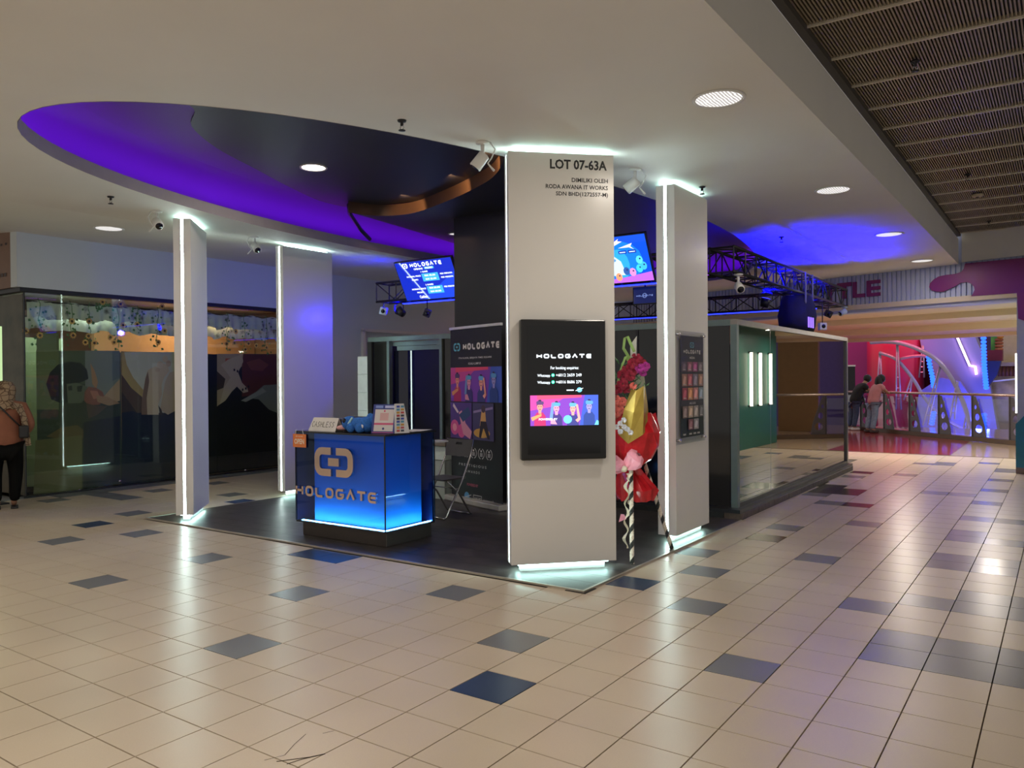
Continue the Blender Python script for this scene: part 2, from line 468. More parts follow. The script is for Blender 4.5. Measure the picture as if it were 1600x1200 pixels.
# ---- stall floor covering
M_vinyl = mat('vinyl_dark', (0.055, 0.047, 0.043), 0.38, var=0.35, scale=5, bump=0.15)
fm = thing('vinyl_floor', 'dark wood-look vinyl sheet covering the stall floor, thin pale edge trim', 'flooring', (-5.87, 5.16, 0))
W_ = 0.235; k = 0; y = 5.165
mb = MB(); mb.box((-8.80, 5.165, 0.0), (-2.965, 8.9, 0.009)); mb.build('underlay', mat('vinyl_joint', (0.018, 0.016, 0.015), 0.6), fm, True)
while y < 8.85:
    x = -8.80 - (k % 3)*0.5
    while x < -2.97:
        xa = max(x, -8.80)+0.001; xb = min(x+1.45, -2.965)-0.001; yb = min(y+W_, 8.9)-0.002
        if xb > xa+0.02: MB().box((xa, y+0.001, 0.008), (xb, yb, 0.012)).build('plank', M_vinyl, fm, True)
        x += 1.45
    y += W_; k += 1
mb = MB(); mb.box((-8.82, 5.145, 0.0), (-2.945, 5.165, 0.016)); mb.box((-2.965, 5.165, 0.0), (-2.945, 8.68, 0.016)); mb.box((-8.82, 5.165, 0), (-8.80, 8.9, 0.016))
mb.build('edge_trim', mat('trim_alu', (0.55, 0.5, 0.42), 0.35, 0.7), fm, True)
mb = MB(); mb.box((-3.10, 5.128, 0.0), (-2.945, 5.146, 0.004)); mb.box((-2.946, 5.128, 0.0), (-2.925, 5.30, 0.004))
mb.build('tape', M_black, fm, True)

# ---- ceiling with elliptical cove
EX, EY, EA, EB = -5.93, 8.86, 2.385, 6.215
NE = 96
def ellipse(da=0.0, n=NE): return [(EX+(EA+da)*math.cos(2*PI*i/n), EY+(EB+da)*math.sin(2*PI*i/n)) for i in range(n)]
vs, fs = outline_mesh([[(-9.03, -4), (-1.485, -4), (-1.485, 15.51), (-9.03, 17.8)], ellipse()[::-1]], 0.10, 3.5)
ce = struct(MB().add(vs, fs).build('ceiling', M_ceil))
ce['label'] = 'white plastered ceiling with a long elliptical light cove'
MB().add([(-9.03, -4, 3.5), (-9.03, 17.8, 3.5), (-20.2, 18.8, 4.24), (-20.2, -4, 4.24), (-9.03, -4, 3.6), (-9.03, 17.8, 3.6), (-20.2, 18.8, 4.34), (-20.2, -4, 4.34)],
         [(0, 1, 2, 3), (7, 6, 5, 4), (0, 3, 7, 4), (1, 5, 6, 2)]).build('sloped_panel', M_ceil, ce)
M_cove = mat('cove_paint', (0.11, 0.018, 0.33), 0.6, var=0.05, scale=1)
M_dark = mat('charcoal_paint', (0.022, 0.022, 0.026), 0.5, var=0.08, scale=1)
rings = [(0.30, 3.605), (0.24, 3.72), (0.14, 3.83), (0.0, 3.91), (-0.15, 3.94), (-0.25, 3.95)]
mb = MB()
mb.add([(x, y, z) for d_, z in rings for x, y in ellipse(d_)], [(r*NE+i, r*NE+(i+1) % NE, (r+1)*NE+(i+1) % NE, (r+1)*NE+i) for r in range(len(rings)-1) for i in range(NE)], True)
mb.add([(x, y, 3.95) for x, y in ellipse(-0.25)], [list(range(NE))]); mb.build('cove', M_cove, ce)
# inner lip of the opening
i0 = ellipse(-0.002); i1 = ellipse(0.03)
mb = MB(); mb.add([(x, y, 3.497) for x, y in i0] + [(x, y, 3.615) for x, y in i0] + [(x, y, 3.615) for x, y in i1],
                  [(i, (i+1) % NE, NE+(i+1) % NE, NE+i) for i in range(NE)] + [(NE+i, NE+(i+1) % NE, 2*NE+(i+1) % NE, 2*NE+i) for i in range(NE)])
mb.build('cove_lip', mat('lip_grey', (0.36, 0.33, 0.33), 0.6, var=0.03), ce)
# violet strip lying on top of the lip
s0 = ellipse(0.06); s1 = ellipse(0.09)
mb = MB(); mb.add([(x, y, 3.625) for x, y in s0] + [(x, y, 3.625) for x, y in s1], [(i, (i+1) % NE, NE+(i+1) % NE, NE+i) for i in range(NE)])
mb.build('violet_strip', glow('led_violet', (0.34, 0.03, 0.85), 12.0), ce)
# dark painted field and lower dark slab inside the cove
left_a = [(-6.0, 3.55), (-6.11, 4.04), (-6.55, 4.31), (-6.97, 4.87), (-7.31, 5.59), (-7.65, 6.31), (-7.94, 7.06), (-7.95, 7.6)]
def spl(P, n=5):
    out = []
    for i in range(len(P)-1):
        p0, p1, p2, p3 = [Vector(P[max(0, min(len(P)-1, i+k))]) for k in (-1, 0, 1, 2)]
        for k in range(n):
            t = k/n; q = 0.5*((2*p1)+(p2-p0)*t+(2*p0-5*p1+4*p2-p3)*t*t+(3*p1-p0-3*p2+p3)*t**3); out.append((q.x, q.y))
    return out+[P[-1]]
left_a = spl([(-5.7, 3.2)]+[(-5.95, 3.62)]+left_a[1:])
right_a = [(EX+(EA+0.38)*math.cos(t), EY+(EB+0.38)*math.sin(t)) for t in [(-0.02-i*0.075) for i in range(20)]]
mb = MB(); mb.prism(left_a + right_a, 3.935, 3.949); mb.build('dark_field', M_dark, ce)
rim = [(-7.64, 6.95), (-7.66, 7.30), (-7.50, 7.68), (-7.15, 7.83), (-6.80, 7.78), (-6.35, 7.61), (-5.88, 7.41), (-5.45, 7.19), (-5.08, 6.96), (-4.7, 6.6), (-4.3, 6.1), (-3.9, 5.4)]
rim = spl(rim, 4); left_b = [(-8.05, 12.6), (-8.12, 10.9), (-8.08, 10.1), (-7.96, 9.38), (-7.79, 8.35), (-7.66, 7.47)]
right_b = [(EX+(EA+0.38)*math.cos(t), EY+(EB+0.38)*math.sin(t)) for t in [(-0.55+i*0.09) for i in range(16)]]
left_b = spl(left_b)
poly = left_b + rim[4:] + right_b
mb = MB(); mb.prism(poly, 3.79, 3.934); mb.build('dark_slab', M_dark, ce)
# bronze facing on the curved step
rim = rim[4:]; mb = MB(); n = len(rim)
mb.add([(x+0.004, y-0.006, 3.785) for x, y in rim] + [(x+0.004, y-0.006, 3.934) for x, y in rim], [(i, i+1, n+i+1, n+i) for i in range(n-1)], True)
mb.build('curved_step', mat('bronze_paint', (0.10, 0.062, 0.038), 0.35, 0.3, var=0.05), ce)
mb = MB(); mb.tube([(-7.70, 7.35, 3.90), (-7.95, 7.6, 3.86), (-8.15, 8.0, 3.72), (-8.22, 8.25, 3.63)], 0.03, 6); mb.build('curved_tube', M_black, ce)  # thin black curve across the violet cove
# fascia at the right-hand edge
fa = MB().box((-1.55, -4, 3.6), (-1.4852, 15.5, 3.93)).build('fascia', M_ceil, ce)
# slatted metal ceiling
MB().box((-1.6, -4, 4.28), (6, 15.9, 4.33)).build('plenum', M_black, ce)
M_slat = mat('slat_bronze', (0.30, 0.245, 0.17), 0.45, 0.2, var=0.05)
mb = MB(); x = -1.46
while x < 4.2:
    mb.box((x, -3.5, 4.0), (x+0.011, 15.35, 4.03)); x += 0.023
sl = mb.build('slat_field', M_slat, ce); sl['kind'] = 'stuff'
for k in range(-11, 15):
    yy = 5.638+0.69*k
    if yy > 15.4 or yy < -1: continue
    MB().box((-1.47, yy-0.008, 3.985), (4.2, yy+0.008, 4.03)).build('ceiling_bar', mat('bar_pale', (0.72, 0.66, 0.54), 0.4, 0.2), ce)
MB().box((-1.50, -3.5, 3.955), (-1.44, 15.4, 4.2)).build('shadow_gap', mat('gap_shade', (0.06, 0.05, 0.04), 0.6), ce)  # solid dark strip; its colour stands in for shade above the fascia

# ---- far wall with the letters
WO = Vector((-0.62, 15.25, 0)); WR = Vector((0.956, -0.2925, 0)); WN = Vector((-0.2925, -0.956, 0))
WF = frame(WO, WR, WN)
def wxy(u, v):
    d = ray(u, v); p = CAMP + d*((WO-CAMP).dot(WN)/d.dot(WN)); return (p-WO).dot(WR), p.z
def wpoly(pts): return [wxy(u, v) for u, v in pts]
M_rib = mat('rib_paint', (0.52, 0.57, 0.80), 0.5, var=0.03)
wb = MB(WF); wb.box((-9.5, 2.80, -0.30), (7.0, 4.4, -0.03))
wb_o = struct(wb.build('wall_back', M_rib)); wb_o['label'] = 'pale ribbed bulkhead wall with purple lettering'
mb = MB(WF); x = -8.5; pts = []
while x < 3.0:
    mb.prism(rect(x, 2.885, x+0.058, 3.52), -0.03, 0.0); x += 0.085
rs = mb.build('rib_field', M_rib, wb_o, True); rs['kind'] = 'stuff'
M_purp = mat('purple_sign', (0.24, 0.03, 0.165), 0.45, var=0.03)
sw = [(1612, 402), (1560, 407), (1509, 412), (1507, 420), (1503, 425), (1494, 428), (1478, 430), (1468, 432), (1460, 437), (1454, 443), (1453, 449), (1457, 454), (1465, 456), (1474, 456), (1484, 452), (1494, 447), (1502, 442), (1511, 441), (1518, 443), (1523, 448), (1524, 453), (1521, 460), (1518, 463), (1560, 460), (1590, 458), (1592, 498), (1612, 505)]
mb = MB(WF); vs, fs = outline_mesh([wpoly(sw)], 0.03, 0.002); mb.add(vs, fs); mb.build('purple_swoosh', M_purp, wb_o, True)
mb = MB(WF)
def letter(ch, x0, x1, z0, z1, t):
    if ch == 'T': mb.prism(rect(x0, z1-t, x1, z1), 0.0, 0.03); mb.prism(rect((x0+x1-t)/2, z0, (x0+x1+t)/2, z1-t), 0.0, 0.03)
    if ch == 'L': mb.prism(rect(x0, z0, x0+t, z1), 0.0, 0.03); mb.prism(rect(x0+t, z0, x1, z0+t*0.9), 0.0, 0.03)
    if ch == 'E':
        mb.prism(rect(x0, z0, x0+t, z1), 0.0, 0.03)
        for k in (0, 0.5, 1): zz = z0+(z1-z0-t*0.85)*k; mb.prism(rect(x0+t, zz, x1, zz+t*0.85), 0.0, 0.03)
for ch, ua, ub, va, vb in [('T', 1287, 1308, 447, 470), ('T', 1309, 1331, 443, 466), ('L', 1333, 1352, 441, 464), ('E', 1355, 1376, 439, 462)]:
    xa, zt = wxy(ua, va); xb, zb = wxy(ub, vb); letter(ch, xa, xb, zb, zt, 0.075)
mb.build('lettering', M_purp, wb_o, True)
mb = MB(WF); mb.prism(rect(-0.85, 3.525, 5, 4.02), -0.02, 0.012); mb.build('white_band', M_wall, wb_o, True)
# stepped beige soffit behind it
M_beige = mat('beige_plaster', (0.82, 0.70, 0.52), 0.6, var=0.02)
WFf = frame(WO, WR, WN)
so = MB(WF)
so.box((-9.5, 2.86, -2.3), (0.02, 2.95, 0.02)); so.box((-9.5, 2.74, -4.2), (0.02, 2.86, -2.3)); so.box((-9.5, 2.60, -6.0), (0.02, 2.74, -4.2)); so.box((-9.5, 2.52, -6.3), (0.02, 2.60, -6.0))
sf = struct(so.build('trim_1', M_beige)); sf['label'] = 'stepped beige soffit over the landing'
MB(WF).prism(rect(-1.6, 2.855, -0.9, 2.8605), -0.9, -0.7).build('vent_slot', M_darkmetal, sf, True)
# pier at the right-hand edge and the green wall beyond
pr_ = struct(MB(WF).box((-0.02, 0.0, -0.35), (7.0, 2.95, 0.0)).build('trim_2', mat('pier_grey', (0.42, 0.46, 0.55), 0.5)))
pr_['label'] = 'grey-blue pier with teal foot at the right-hand edge'
MB(WF).prism([(-0.035, 0.10), (0.9, 0.10), (0.9, 0.95), (0.12, 0.98), (0.02, 0.86), (-0.035, 0.80)], -0.34, 0.02).build('teal_foot', mat('teal_paint', (0.03, 0.20, 0.22), 0.4), pr_, True)
MB(WF).prism(rect(-0.035, 0.0, 0.9, 0.10), -0.34, 0.02).build('skirting', mat('skirt_brown', (0.20, 0.15, 0.11), 0.5), pr_, True)
MB(WF).prism(rect(-0.045, 0.98, -0.022, 1.95), -0.05, 0.0).build('led_line', glow('led_warmwhite', (1, 0.95, 0.85), 4.0), pr_, True)
gw = struct(MB().box((-0.36, 15.7, 0.0), (-0.10, 19.65, 2.75)).build('wall_right', mat('green_wall', (0.025, 0.16, 0.12), 0.5, var=0.05)))
gw['label'] = 'dark green wall with three tube lights facing the glass booth'
for y in (17.57, 18.22, 18.99):
    o = MB().tube([(-0.42, y, 0.95), (-0.42, y, 2.15)], 0.035, 8).build('tube_light', glow('tube_warm', (1.0, 0.92, 0.72), 7.0), gw)
    mb = MB(); mb.box((-0.40, y-0.03, 0.93), (-0.36, y+0.03, 0.97)); mb.box((-0.40, y-0.03, 2.13), (-0.36, y+0.03, 2.17)); mb.build('tube_clip', M_darkmetal, gw)

# ---- left: white wall above and beside the massage shop
M_blueish = mat('pale_blue_paint', (0.66, 0.72, 0.74), 0.55, var=0.02, scale=1)
wl = struct(MB().box((-12.05, 5.10, 2.93), (-11.86, 16.9, 3.78)).build('wall_left', M_blueish))
wl['label'] = 'pale bulkhead wall above the shop glass at the left'
MB().box((-12.05, 10.1, 0), (-11.86, 11.65, 2.93)).build('pier', M_blueish, wl)
MB().box((-12.05, 11.65, 2.62), (-11.86, 16.9, 2.93)).build('lintel', M_blueish, wl)
MB().box((-12.25, 11.60, 0), (-12.05, 16.9, 2.75)).build('niche_back', M_blueish, wl)
mb = MB(); mb.box((-11.86, 11.62, 0), (-11.80, 11.70, 2.62)); mb.box((-11.86, 11.62, 2.60), (-11.80, 16.9, 2.66)); mb.build('niche_frame', M_white_gloss, wl)
MB().box((-20, 5.10, 2.93), (-12.05, 5.22, 3.86)).build('brown_fascia', mat('brown_fascia', (0.23, 0.125, 0.075), 0.5, var=0.05), wl)
M_txt_dark = mat('ink_dark', (0.04, 0.02, 0.015), 0.5, var=0)
F_ = frame((-14.0, 5.095, 2.93), (1, 0, 0), (0, -1, 0))
mb = MB(F_); mb.stroke([(1.2, 0.66), (1.27, 0.5), (1.34, 0.66), (1.41, 0.5), (1.48, 0.66)], 0.035); mb.stroke([(1.56, 0.66), (1.56, 0.58)], 0.03); mb.stroke([(1.66, 0.62), (1.72, 0.62)], 0.03); mb.stroke([(1.80, 0.62), (1.86, 0.62)], 0.03)
for k in range(9):
    mb.stroke([(1.0+k*0.095, 0.19), (1.07+k*0.095, 0.19)], 0.05)
mb.build('fascia_lettering', M_txt_dark, wl, True)
mb = MB(); mb.box((-12.0, 5.14, 2.87), (-11.87, 10.1, 2.93)); mb.box((-20, 5.14, 2.87), (-12.0, 5.24, 2.93)); mb.build('black_head_rail', M_black, wl)
# ================================================================ LIGHT COLUMNS
def light_column(label, cx, cy, ang, L=0.89, t=0.19, ends=(-1, 1)):
    """slab pillar: long side along local x, led grooves in both narrow ends, recessed lit plinths"""
    r = thing('light_column', label, 'column', (cx, cy, 0.012), ang, 'white slab columns with led edges')
    z0, z1 = 0.065, 3.445
    h = t/2
    mb = MB(); e = 0.030; g = 0.014
    prof = [(-L/2, -h), (L/2, -h), (L/2, -g), (L/2-e, -g), (L/2-e, g), (L/2, g), (L/2, h), (-L/2, h), (-L/2, g), (-L/2+e, g), (-L/2+e, -g), (-L/2, -g)]
    mb.prism(prof, z0, z1); mb.build('panel', M_white_gloss, r)
    for s in ends:
        xa = s*(L/2-e+0.002); xb = s*(L/2-0.004)
        MB().box((xa, -0.0115, z0+0.002), (xb, 0.0115, z1-0.002)).build('led_strip', M_led, r)
        mb = MB()
        for q in (-1, 1): mb.box((s*(L/2-0.001), q*0.0145, z0+0.001), (s*(L/2+0.003), q*0.021, z1-0.001))
        mb.build('edge_profile', mat('profile_alu', (0.62, 0.66, 0.66), 0.3, 0.6), r)
    MB().box((-L/2+0.085, -h+0.055, 0.0), (L/2-0.085, h-0.055, z0)).build('plinth', M_whiteplastic, r)
    MB().box((-L/2+0.085, -h+0.055, z1), (L/2-0.085, h-0.055, 3.487)).build('plinth', M_whiteplastic, r)
    for z, zz in ((z0-0.012, z0-0.001), (z1+0.001, z1+0.010)):
        mb = MB(); xo, yo = L/2-0.06, h-0.035; xi, yi = L/2-0.083, h-0.053
        mb.box((-xo, -yo, z), (xo, -yi, zz)); mb.box((-xo, yi, z), (xo, yo, zz)); mb.box((-xo, -yi, z), (-xi, yi, zz)); mb.box((xi, -yi, z), (xo, yi, zz))
        mb.build('glow_strip', M_ledglow, r)
    return r
# the corner column: face along (1,1), front plane through (-3.712,5.306)
fc = Vector((-3.712, 5.306, 0)) + Vector((1, 1, 0)).normalized()*0.443 + Vector((-1, 1, 0)).normalized()*0.095
colC = light_column('white slab column at the stall corner carrying the portrait screen', fc.x, fc.y, PI/4)
lc = Vector((-8.175, 5.352, 0)) + Vector((-1, 1, 0)).normalized()*0.445 + Vector((-1, -1, 0)).normalized()*0.095
colL = light_column('leftmost white slab column, edge-on, nearest the shop glass', lc.x, lc.y, 3*PI/4)
colR = light_column('white slab column right of the flower stand, with the framed poster', -3.065-0.095, 7.145+0.425, PI/2, 0.85, 0.19, (-1,))
colB = light_column('white slab column behind the counter, second from the left', -8.80-0.075, 7.16+0.445, PI/2, 0.89, 0.15)
# printed lot lettering
CF = frame((-3.712, 5.306, 0), (1, 1, 0), (1, -1, 0))
inkm = mat('ink_black', (0.015, 0.015, 0.017), 0.5, var=0)
mb = MB(CF)
put_text(mb, 'LOT 07-63A', 0.345, 3.325, 0.485, 0.083, 0.0012, 0.03)
put_text(mb, 'DIMILIKI OLEH', 0.838, 3.222, None, 0.036, 0.0012, 0.02, 'R')
put_text(mb, 'RODA AWANA IT WORKS', 0.838, 3.164, 0.53, 0.036, 0.0012, 0.02, 'R')
put_text(mb, 'SDN BHD(1272557-M)', 0.838, 3.098, 0.445, 0.044, 0.0012, 0.02, 'R')
mb.build('lot_lettering', inkm, colC, True)

# ---- flat print helpers: figures drawn as flat coloured shapes
def pm(name, c): return mat('print_'+name, c, 0.5, var=0)
def emi(name, c, s=1.0): return mat('screen_'+name, (0.01, 0.01, 0.01), 0.04, emit=c, strength=s, var=0)
class Print:
    """layers of flat coloured shapes in one frame, one mesh with many inks"""
    def __init__(self, F, maker, step=0.0002):
        self.mb = MB(F); self.mats = []; self.z = 0.0; self.maker = maker; self.step = step
    def ink(self, name, c):
        m = self.maker(name, c)
        if m not in self.mats: self.mats.append(m)
        self.mb.m = self.mats.index(m); return self
    def poly(self, name, c, pts):
        self.ink(name, c); self.z += self.step
        vs, fs = outline_mesh([pts], 0, self.z); self.mb.add(vs, fs); return self
    def build(self, nm, parent): return self.mb.build(nm, self.mats, parent, True)
def players(P, x0, y0, w_, h, n=4, tag_=''):
    """picture of a row of young players with headsets raised, violet and pink light"""
    P.poly('violet'+tag_, (0.20, 0.05, 0.42), rect(x0, y0, x0+w_, y0+h))
    P.poly('pinkglow'+tag_, (0.55, 0.06, 0.30), [(x0, y0+h*0.5), (x0+w_*0.3, y0+h*0.62), (x0+w_*0.55, y0+h), (x0, y0+h)])
    P.poly('blueglow'+tag_, (0.05, 0.10, 0.50), [(x0+w_*0.72, y0), (x0+w_, y0), (x0+w_, y0+h), (x0+w_*0.80, y0+h)])
    P.poly('redbeam'+tag_, (0.75, 0.07, 0.16), [(x0+w_*0.1, y0+h*0.86), (x0+w_*0.75, y0+h*0.92), (x0+w_*0.75, y0+h), (x0+w_*0.1, y0+h)])
    sk = [(0.80, 0.28, 0.22), (0.75, 0.30, 0.42), (0.85, 0.36, 0.30), (0.30, 0.26, 0.60)]
    sh = [(0.45, 0.03, 0.13), (0.06, 0.04, 0.20), (0.05, 0.05, 0.22), (0.03, 0.06, 0.26)]
    hs = [(0.10, 0.05, 0.16), (0.10, 0.35, 0.62), (0.12, 0.38, 0.70), (0.10, 0.30, 0.62)]
    for i in range(n):
        cx = x0+w_*(0.14+0.245*i*(4/n)*0.98); s = h; k = i % 4; nm = '%s%d' % (tag_, k)
        dy = (0, -0.05, -0.07, 0.0)[k]*s
        P.poly('shirt'+nm, sh[k], [(cx-0.20*s, y0), (cx-0.19*s, y0+0.32*s+dy), (cx-0.10*s, y0+0.44*s+dy), (cx+0.10*s, y0+0.44*s+dy), (cx+0.19*s, y0+0.32*s+dy), (cx+0.20*s, y0)])
        P.poly('skin'+nm, sk[k], [(cx-0.045*s, y0+0.40*s+dy), (cx+0.045*s, y0+0.40*s+dy), (cx+0.05*s, y0+0.52*s+dy), (cx-0.05*s, y0+0.52*s+dy)])
        P.poly('skin'+nm, sk[k], ell(cx, y0+0.62*s+dy, 0.095*s, 0.135*s))
        P.poly('hair'+nm, (0.05, 0.02, 0.06), [(cx-0.11*s, y0+0.64*s+dy), (cx-0.10*s, y0+0.76*s+dy), (cx, y0+0.86*s+dy), (cx+0.10*s, y0+0.76*s+dy), (cx+0.11*s, y0+0.62*s+dy), (cx+0.07*s, y0+0.70*s+dy), (cx-0.06*s, y0+0.71*s+dy)])
        P.poly('eyes'+tag_, (0.05, 0.01, 0.03), rect(cx-0.06*s, y0+0.625*s+dy, cx-0.02*s, y0+0.645*s+dy)); P.poly('eyes'+tag_, (0.05, 0.01, 0.03), rect(cx+0.02*s, y0+0.625*s+dy, cx+0.06*s, y0+0.645*s+dy))
        P.poly('eyes'+tag_, (0.05, 0.01, 0.03), rect(cx-0.035*s, y0+0.535*s+dy, cx+0.035*s, y0+0.55*s+dy))
        P.poly('headset'+nm, hs[k], [(cx-0.105*s, y0+0.69*s+dy), (cx+0.095*s, y0+0.69*s+dy), (cx+0.135*s, y0+0.73*s+dy), (cx+0.12*s, y0+0.80*s+dy), (cx-0.08*s, y0+0.82*s+dy), (cx-0.125*s, y0+0.78*s+dy)])
        P.poly('strap'+tag_, (0.03, 0.02, 0.06), [(cx-0.06*s, y0+0.82*s+dy), (cx+0.06*s, y0+0.815*s+dy), (cx+0.03*s, y0+0.86*s+dy), (cx-0.03*s, y0+0.86*s+dy)])
        if k == 0: P.poly('blaster'+tag_, (0.75, 0.30, 0.12), [(cx-0.30*s, y0+0.28*s), (cx+0.05*s, y0+0.40*s), (cx+0.05*s, y0+0.32*s), (cx-0.26*s, y0+0.16*s)])
        if k == 1: P.poly('gun'+tag_, (0.16, 0.28, 0.55), [(cx-0.24*s, y0+0.22*s), (cx-0.16*s, y0+0.76*s), (cx-0.08*s, y0+0.76*s), (cx-0.13*s, y0+0.20*s)]); P.poly('skin'+nm, sk[k], [(cx-0.20*s, y0+0.06*s), (cx+0.02*s, y0+0.04*s), (cx-0.08*s, y0+0.22*s), (cx-0.20*s, y0+0.20*s)])
        if k == 2: P.poly('skin'+nm, sk[k], [(cx+0.16*s, y0+0.1*s), (cx+0.26*s, y0+0.2*s), (cx+0.17*s, y0+0.70*s), (cx+0.10*s, y0+0.68*s), (cx+0.17*s, y0+0.24*s), (cx+0.08*s, y0+0.18*s)])
def emit_print(name, c): return emi(name, c, 1.6)
# ---- portrait screen on the corner column
sc_ = thing('portrait_screen', 'black portrait screen with booking numbers on the corner column', 'screen', tuple(Vector((-3.712, 5.306, 0.94)) + Vector((1, 1, 0)).normalized()*0.43), PI/4)
mb = MB(CF); mb.bevbox((0.072, 0.938, 0.002), (0.785, 2.082, 0.085), 0.012); mb.build('housing', mat('screen_black', (0.010, 0.010, 0.011), 0.25, var=0), sc_, True)
mb = MB(CF); mb.prism(rect(0.125, 0.985, 0.735, 2.03), 0.085, 0.0865); mb.build('display_glass', mat('display_glass', (0.004, 0.004, 0.005), 0.08, var=0), sc_, True)
mb = MB(CF); mb.box((0.10, 0.90, 0.0), (0.76, 0.945, 0.02)); mb.build('bracket', M_wall, sc_, True)
Fs = frame(Vector(CF @ Vector((0, 0, 0.0868))), (1, 1, 0), (1, -1, 0))
wtxt = emi('text_white', (0.85, 0.93, 1.0), 1.6)
mb = MB(Fs); wordmark(mb, 0.195, 1.765, 0.475, 0.036, 0.0105, 0.0002)
put_text(mb, 'For booking enquiries:', 0.435, 1.668, 0.235, 0.032, 0.0002, 0.01, 'C')
put_text(mb, 'Whatsapp', 0.208, 1.608, 0.105, 0.029, 0.0002, 0.01)
put_text(mb, '+6012 2659 249', 0.362, 1.616, 0.215, 0.025, 0.0002, 0.01)
put_text(mb, 'Whatsapp', 0.208, 1.552, 0.105, 0.029, 0.0002, 0.01)
put_text(mb, '+6016 8686 279', 0.362, 1.560, 0.215, 0.025, 0.0002, 0.01)
mb.stroke([(0.45, 1.505), (0.51, 1.505)], 0.009, 0.0002)
mb.build('screen_lettering', wtxt, sc_, True)
P = Print(Fs, emit_print)
for y in (1.628, 1.572):
    P.poly('green_dot', (0.05, 0.75, 0.45), ell(0.337, y, 0.014, 0.014)); P.poly('text_dot', (0.9, 1, 0.95), ell(0.337, y, 0.006, 0.006))
P.poly('planet', (0.15, 0.60, 0.85), ell(0.558, 1.507, 0.022, 0.020)); P.poly('text_dot', (0.9, 1, 0.95), [(0.525, 1.497), (0.59, 1.520), (0.59, 1.524), (0.525, 1.502)])
players(P, 0.146, 1.218, 0.57, 0.247, 4, 's')
P.poly('planet', (0.15, 0.60, 0.85), ell(0.455, 1.268, 0.036, 0.034)); P.poly('planet', (0.15, 0.60, 0.85), [(0.68, 1.22), (0.715, 1.22), (0.715, 1.25), (0.70, 1.26)])
P.build('screen_picture', sc_)
mb = MB(frame(Vector(CF @ Vector((0, 0, 0.096))), (1, 1, 0), (1, -1, 0))); put_text(mb, 'POWERED BY', 0.215, 1.262, 0.155, 0.018, 0.0, 0.02); put_text(mb, 'ALIVE', 0.455, 1.262, 0.06, 0.018, 0.0, 0.03, 'C'); 
mb.build('picture_lettering', wtxt, sc_, True)

# ---- acrylic poster on the right-hand column
PF = frame((-3.065, 7.0, 0), (0, 1, 0), (1, 0, 0))
po = thing('acrylic_poster', 'acrylic-framed dark poster of game tiles on the right-hand column', 'poster', (-3.06, 7.48, 0.95), PI/2)
mb = MB(PF); mb.prism(rect(0.215, 1.015, 0.805, 2.01), 0.020, 0.022); mb.build('sheet', pm('sheet_black', (0.02, 0.016, 0.02)), po, True)
mb = MB(PF); mb.prism(rect(0.115, 0.955, 0.84, 2.055), 0.023, 0.027); mb.prism(rect(0.115, 0.955, 0.84, 2.055), 0.012, 0.016); mb.build('acrylic_sheet', glass('acrylic', (0.96, 0.96, 0.96), 0.03, 0.02, 0.12), po, True)
for x in (0.16, 0.80):
    for z in (0.995, 2.02):
        MB(PF).tube([(x, z, 0.0), (x, z, 0.045)], 0.013, 10).build('standoff', M_chrome, po, True)
Fq = frame((-3.0428, 7.0, 0), (0, 1, 0), (1, 0, 0))
P = Print(Fq, pm)
tiles_c = [(0.12, 0.07, 0.10), (0.30, 0.10, 0.14), (0.35, 0.05, 0.20), (0.16, 0.12, 0.14), (0.35, 0.18, 0.14), (0.45, 0.10, 0.12), (0.22, 0.18, 0.24), (0.38, 0.20, 0.14), (0.30, 0.04, 0.08), (0.55, 0.22, 0.10), (0.50, 0.20, 0.20), (0.20, 0.26, 0.32), (0.20, 0.14, 0.14), (0.42, 0.30, 0.22), (0.32, 0.28, 0.26), (0.10, 0.10, 0.11), (0.2, 0.08, 0.1), (0.3, 0.28, 0.3)]
rows = [(4, 1.66, 1.755), (4, 1.515, 1.635), (4, 1.38, 1.50), (4, 1.205, 1.32), (2, 1.085, 1.19)]
k = 0
for n_, za, zb in rows:
    xs = 0.245 if n_ == 4 else 0.38
    for i in range(n_):
        x = xs+i*0.138; c = tiles_c[k % len(tiles_c)]
        P.poly('game%d' % k, c, rect(x, za, x+0.125, zb))
        P.poly('gameb%d' % k, tuple(min(1, q*1.9+0.05) for q in c), [(x+0.02, za+0.02), (x+0.08, za+0.015), (x+0.10, zb-0.03), (x+0.055, zb-0.015), (x+0.03, za+0.06)])
        P.poly('gamec', (0.5, 0.45, 0.45), rect(x+0.03, za+0.012, x+0.095, za+0.022)); k += 1
P.build('game_pictures', po)
mb = MB(Fq); bracket_logo(mb, 0.455, 1.895, 0.10, 0.055, 0.012, 0.0006); mb.build('logo', pm('teal_ink', (0.12, 0.42, 0.55)), po, True)
mb = MB(Fq); wordmark(mb, 0.285, 1.835, 0.45, 0.04, 0.012, 0.0006); put_text(mb, 'MEDIA', 0.51, 1.785, 0.13, 0.022, 0.0006, 0.02, 'C'); put_text(mb, 'ARCADE', 0.51, 1.335, 0.16, 0.022, 0.0006, 0.02, 'C')
for x in (0.27, 0.42, 0.53, 0.63): mb.flat(rect(x, 1.035, x+0.07, 1.052), 0.0006)
mb.build('poster_lettering', pm('paper_white', (0.7, 0.66, 0.64)), po, True)

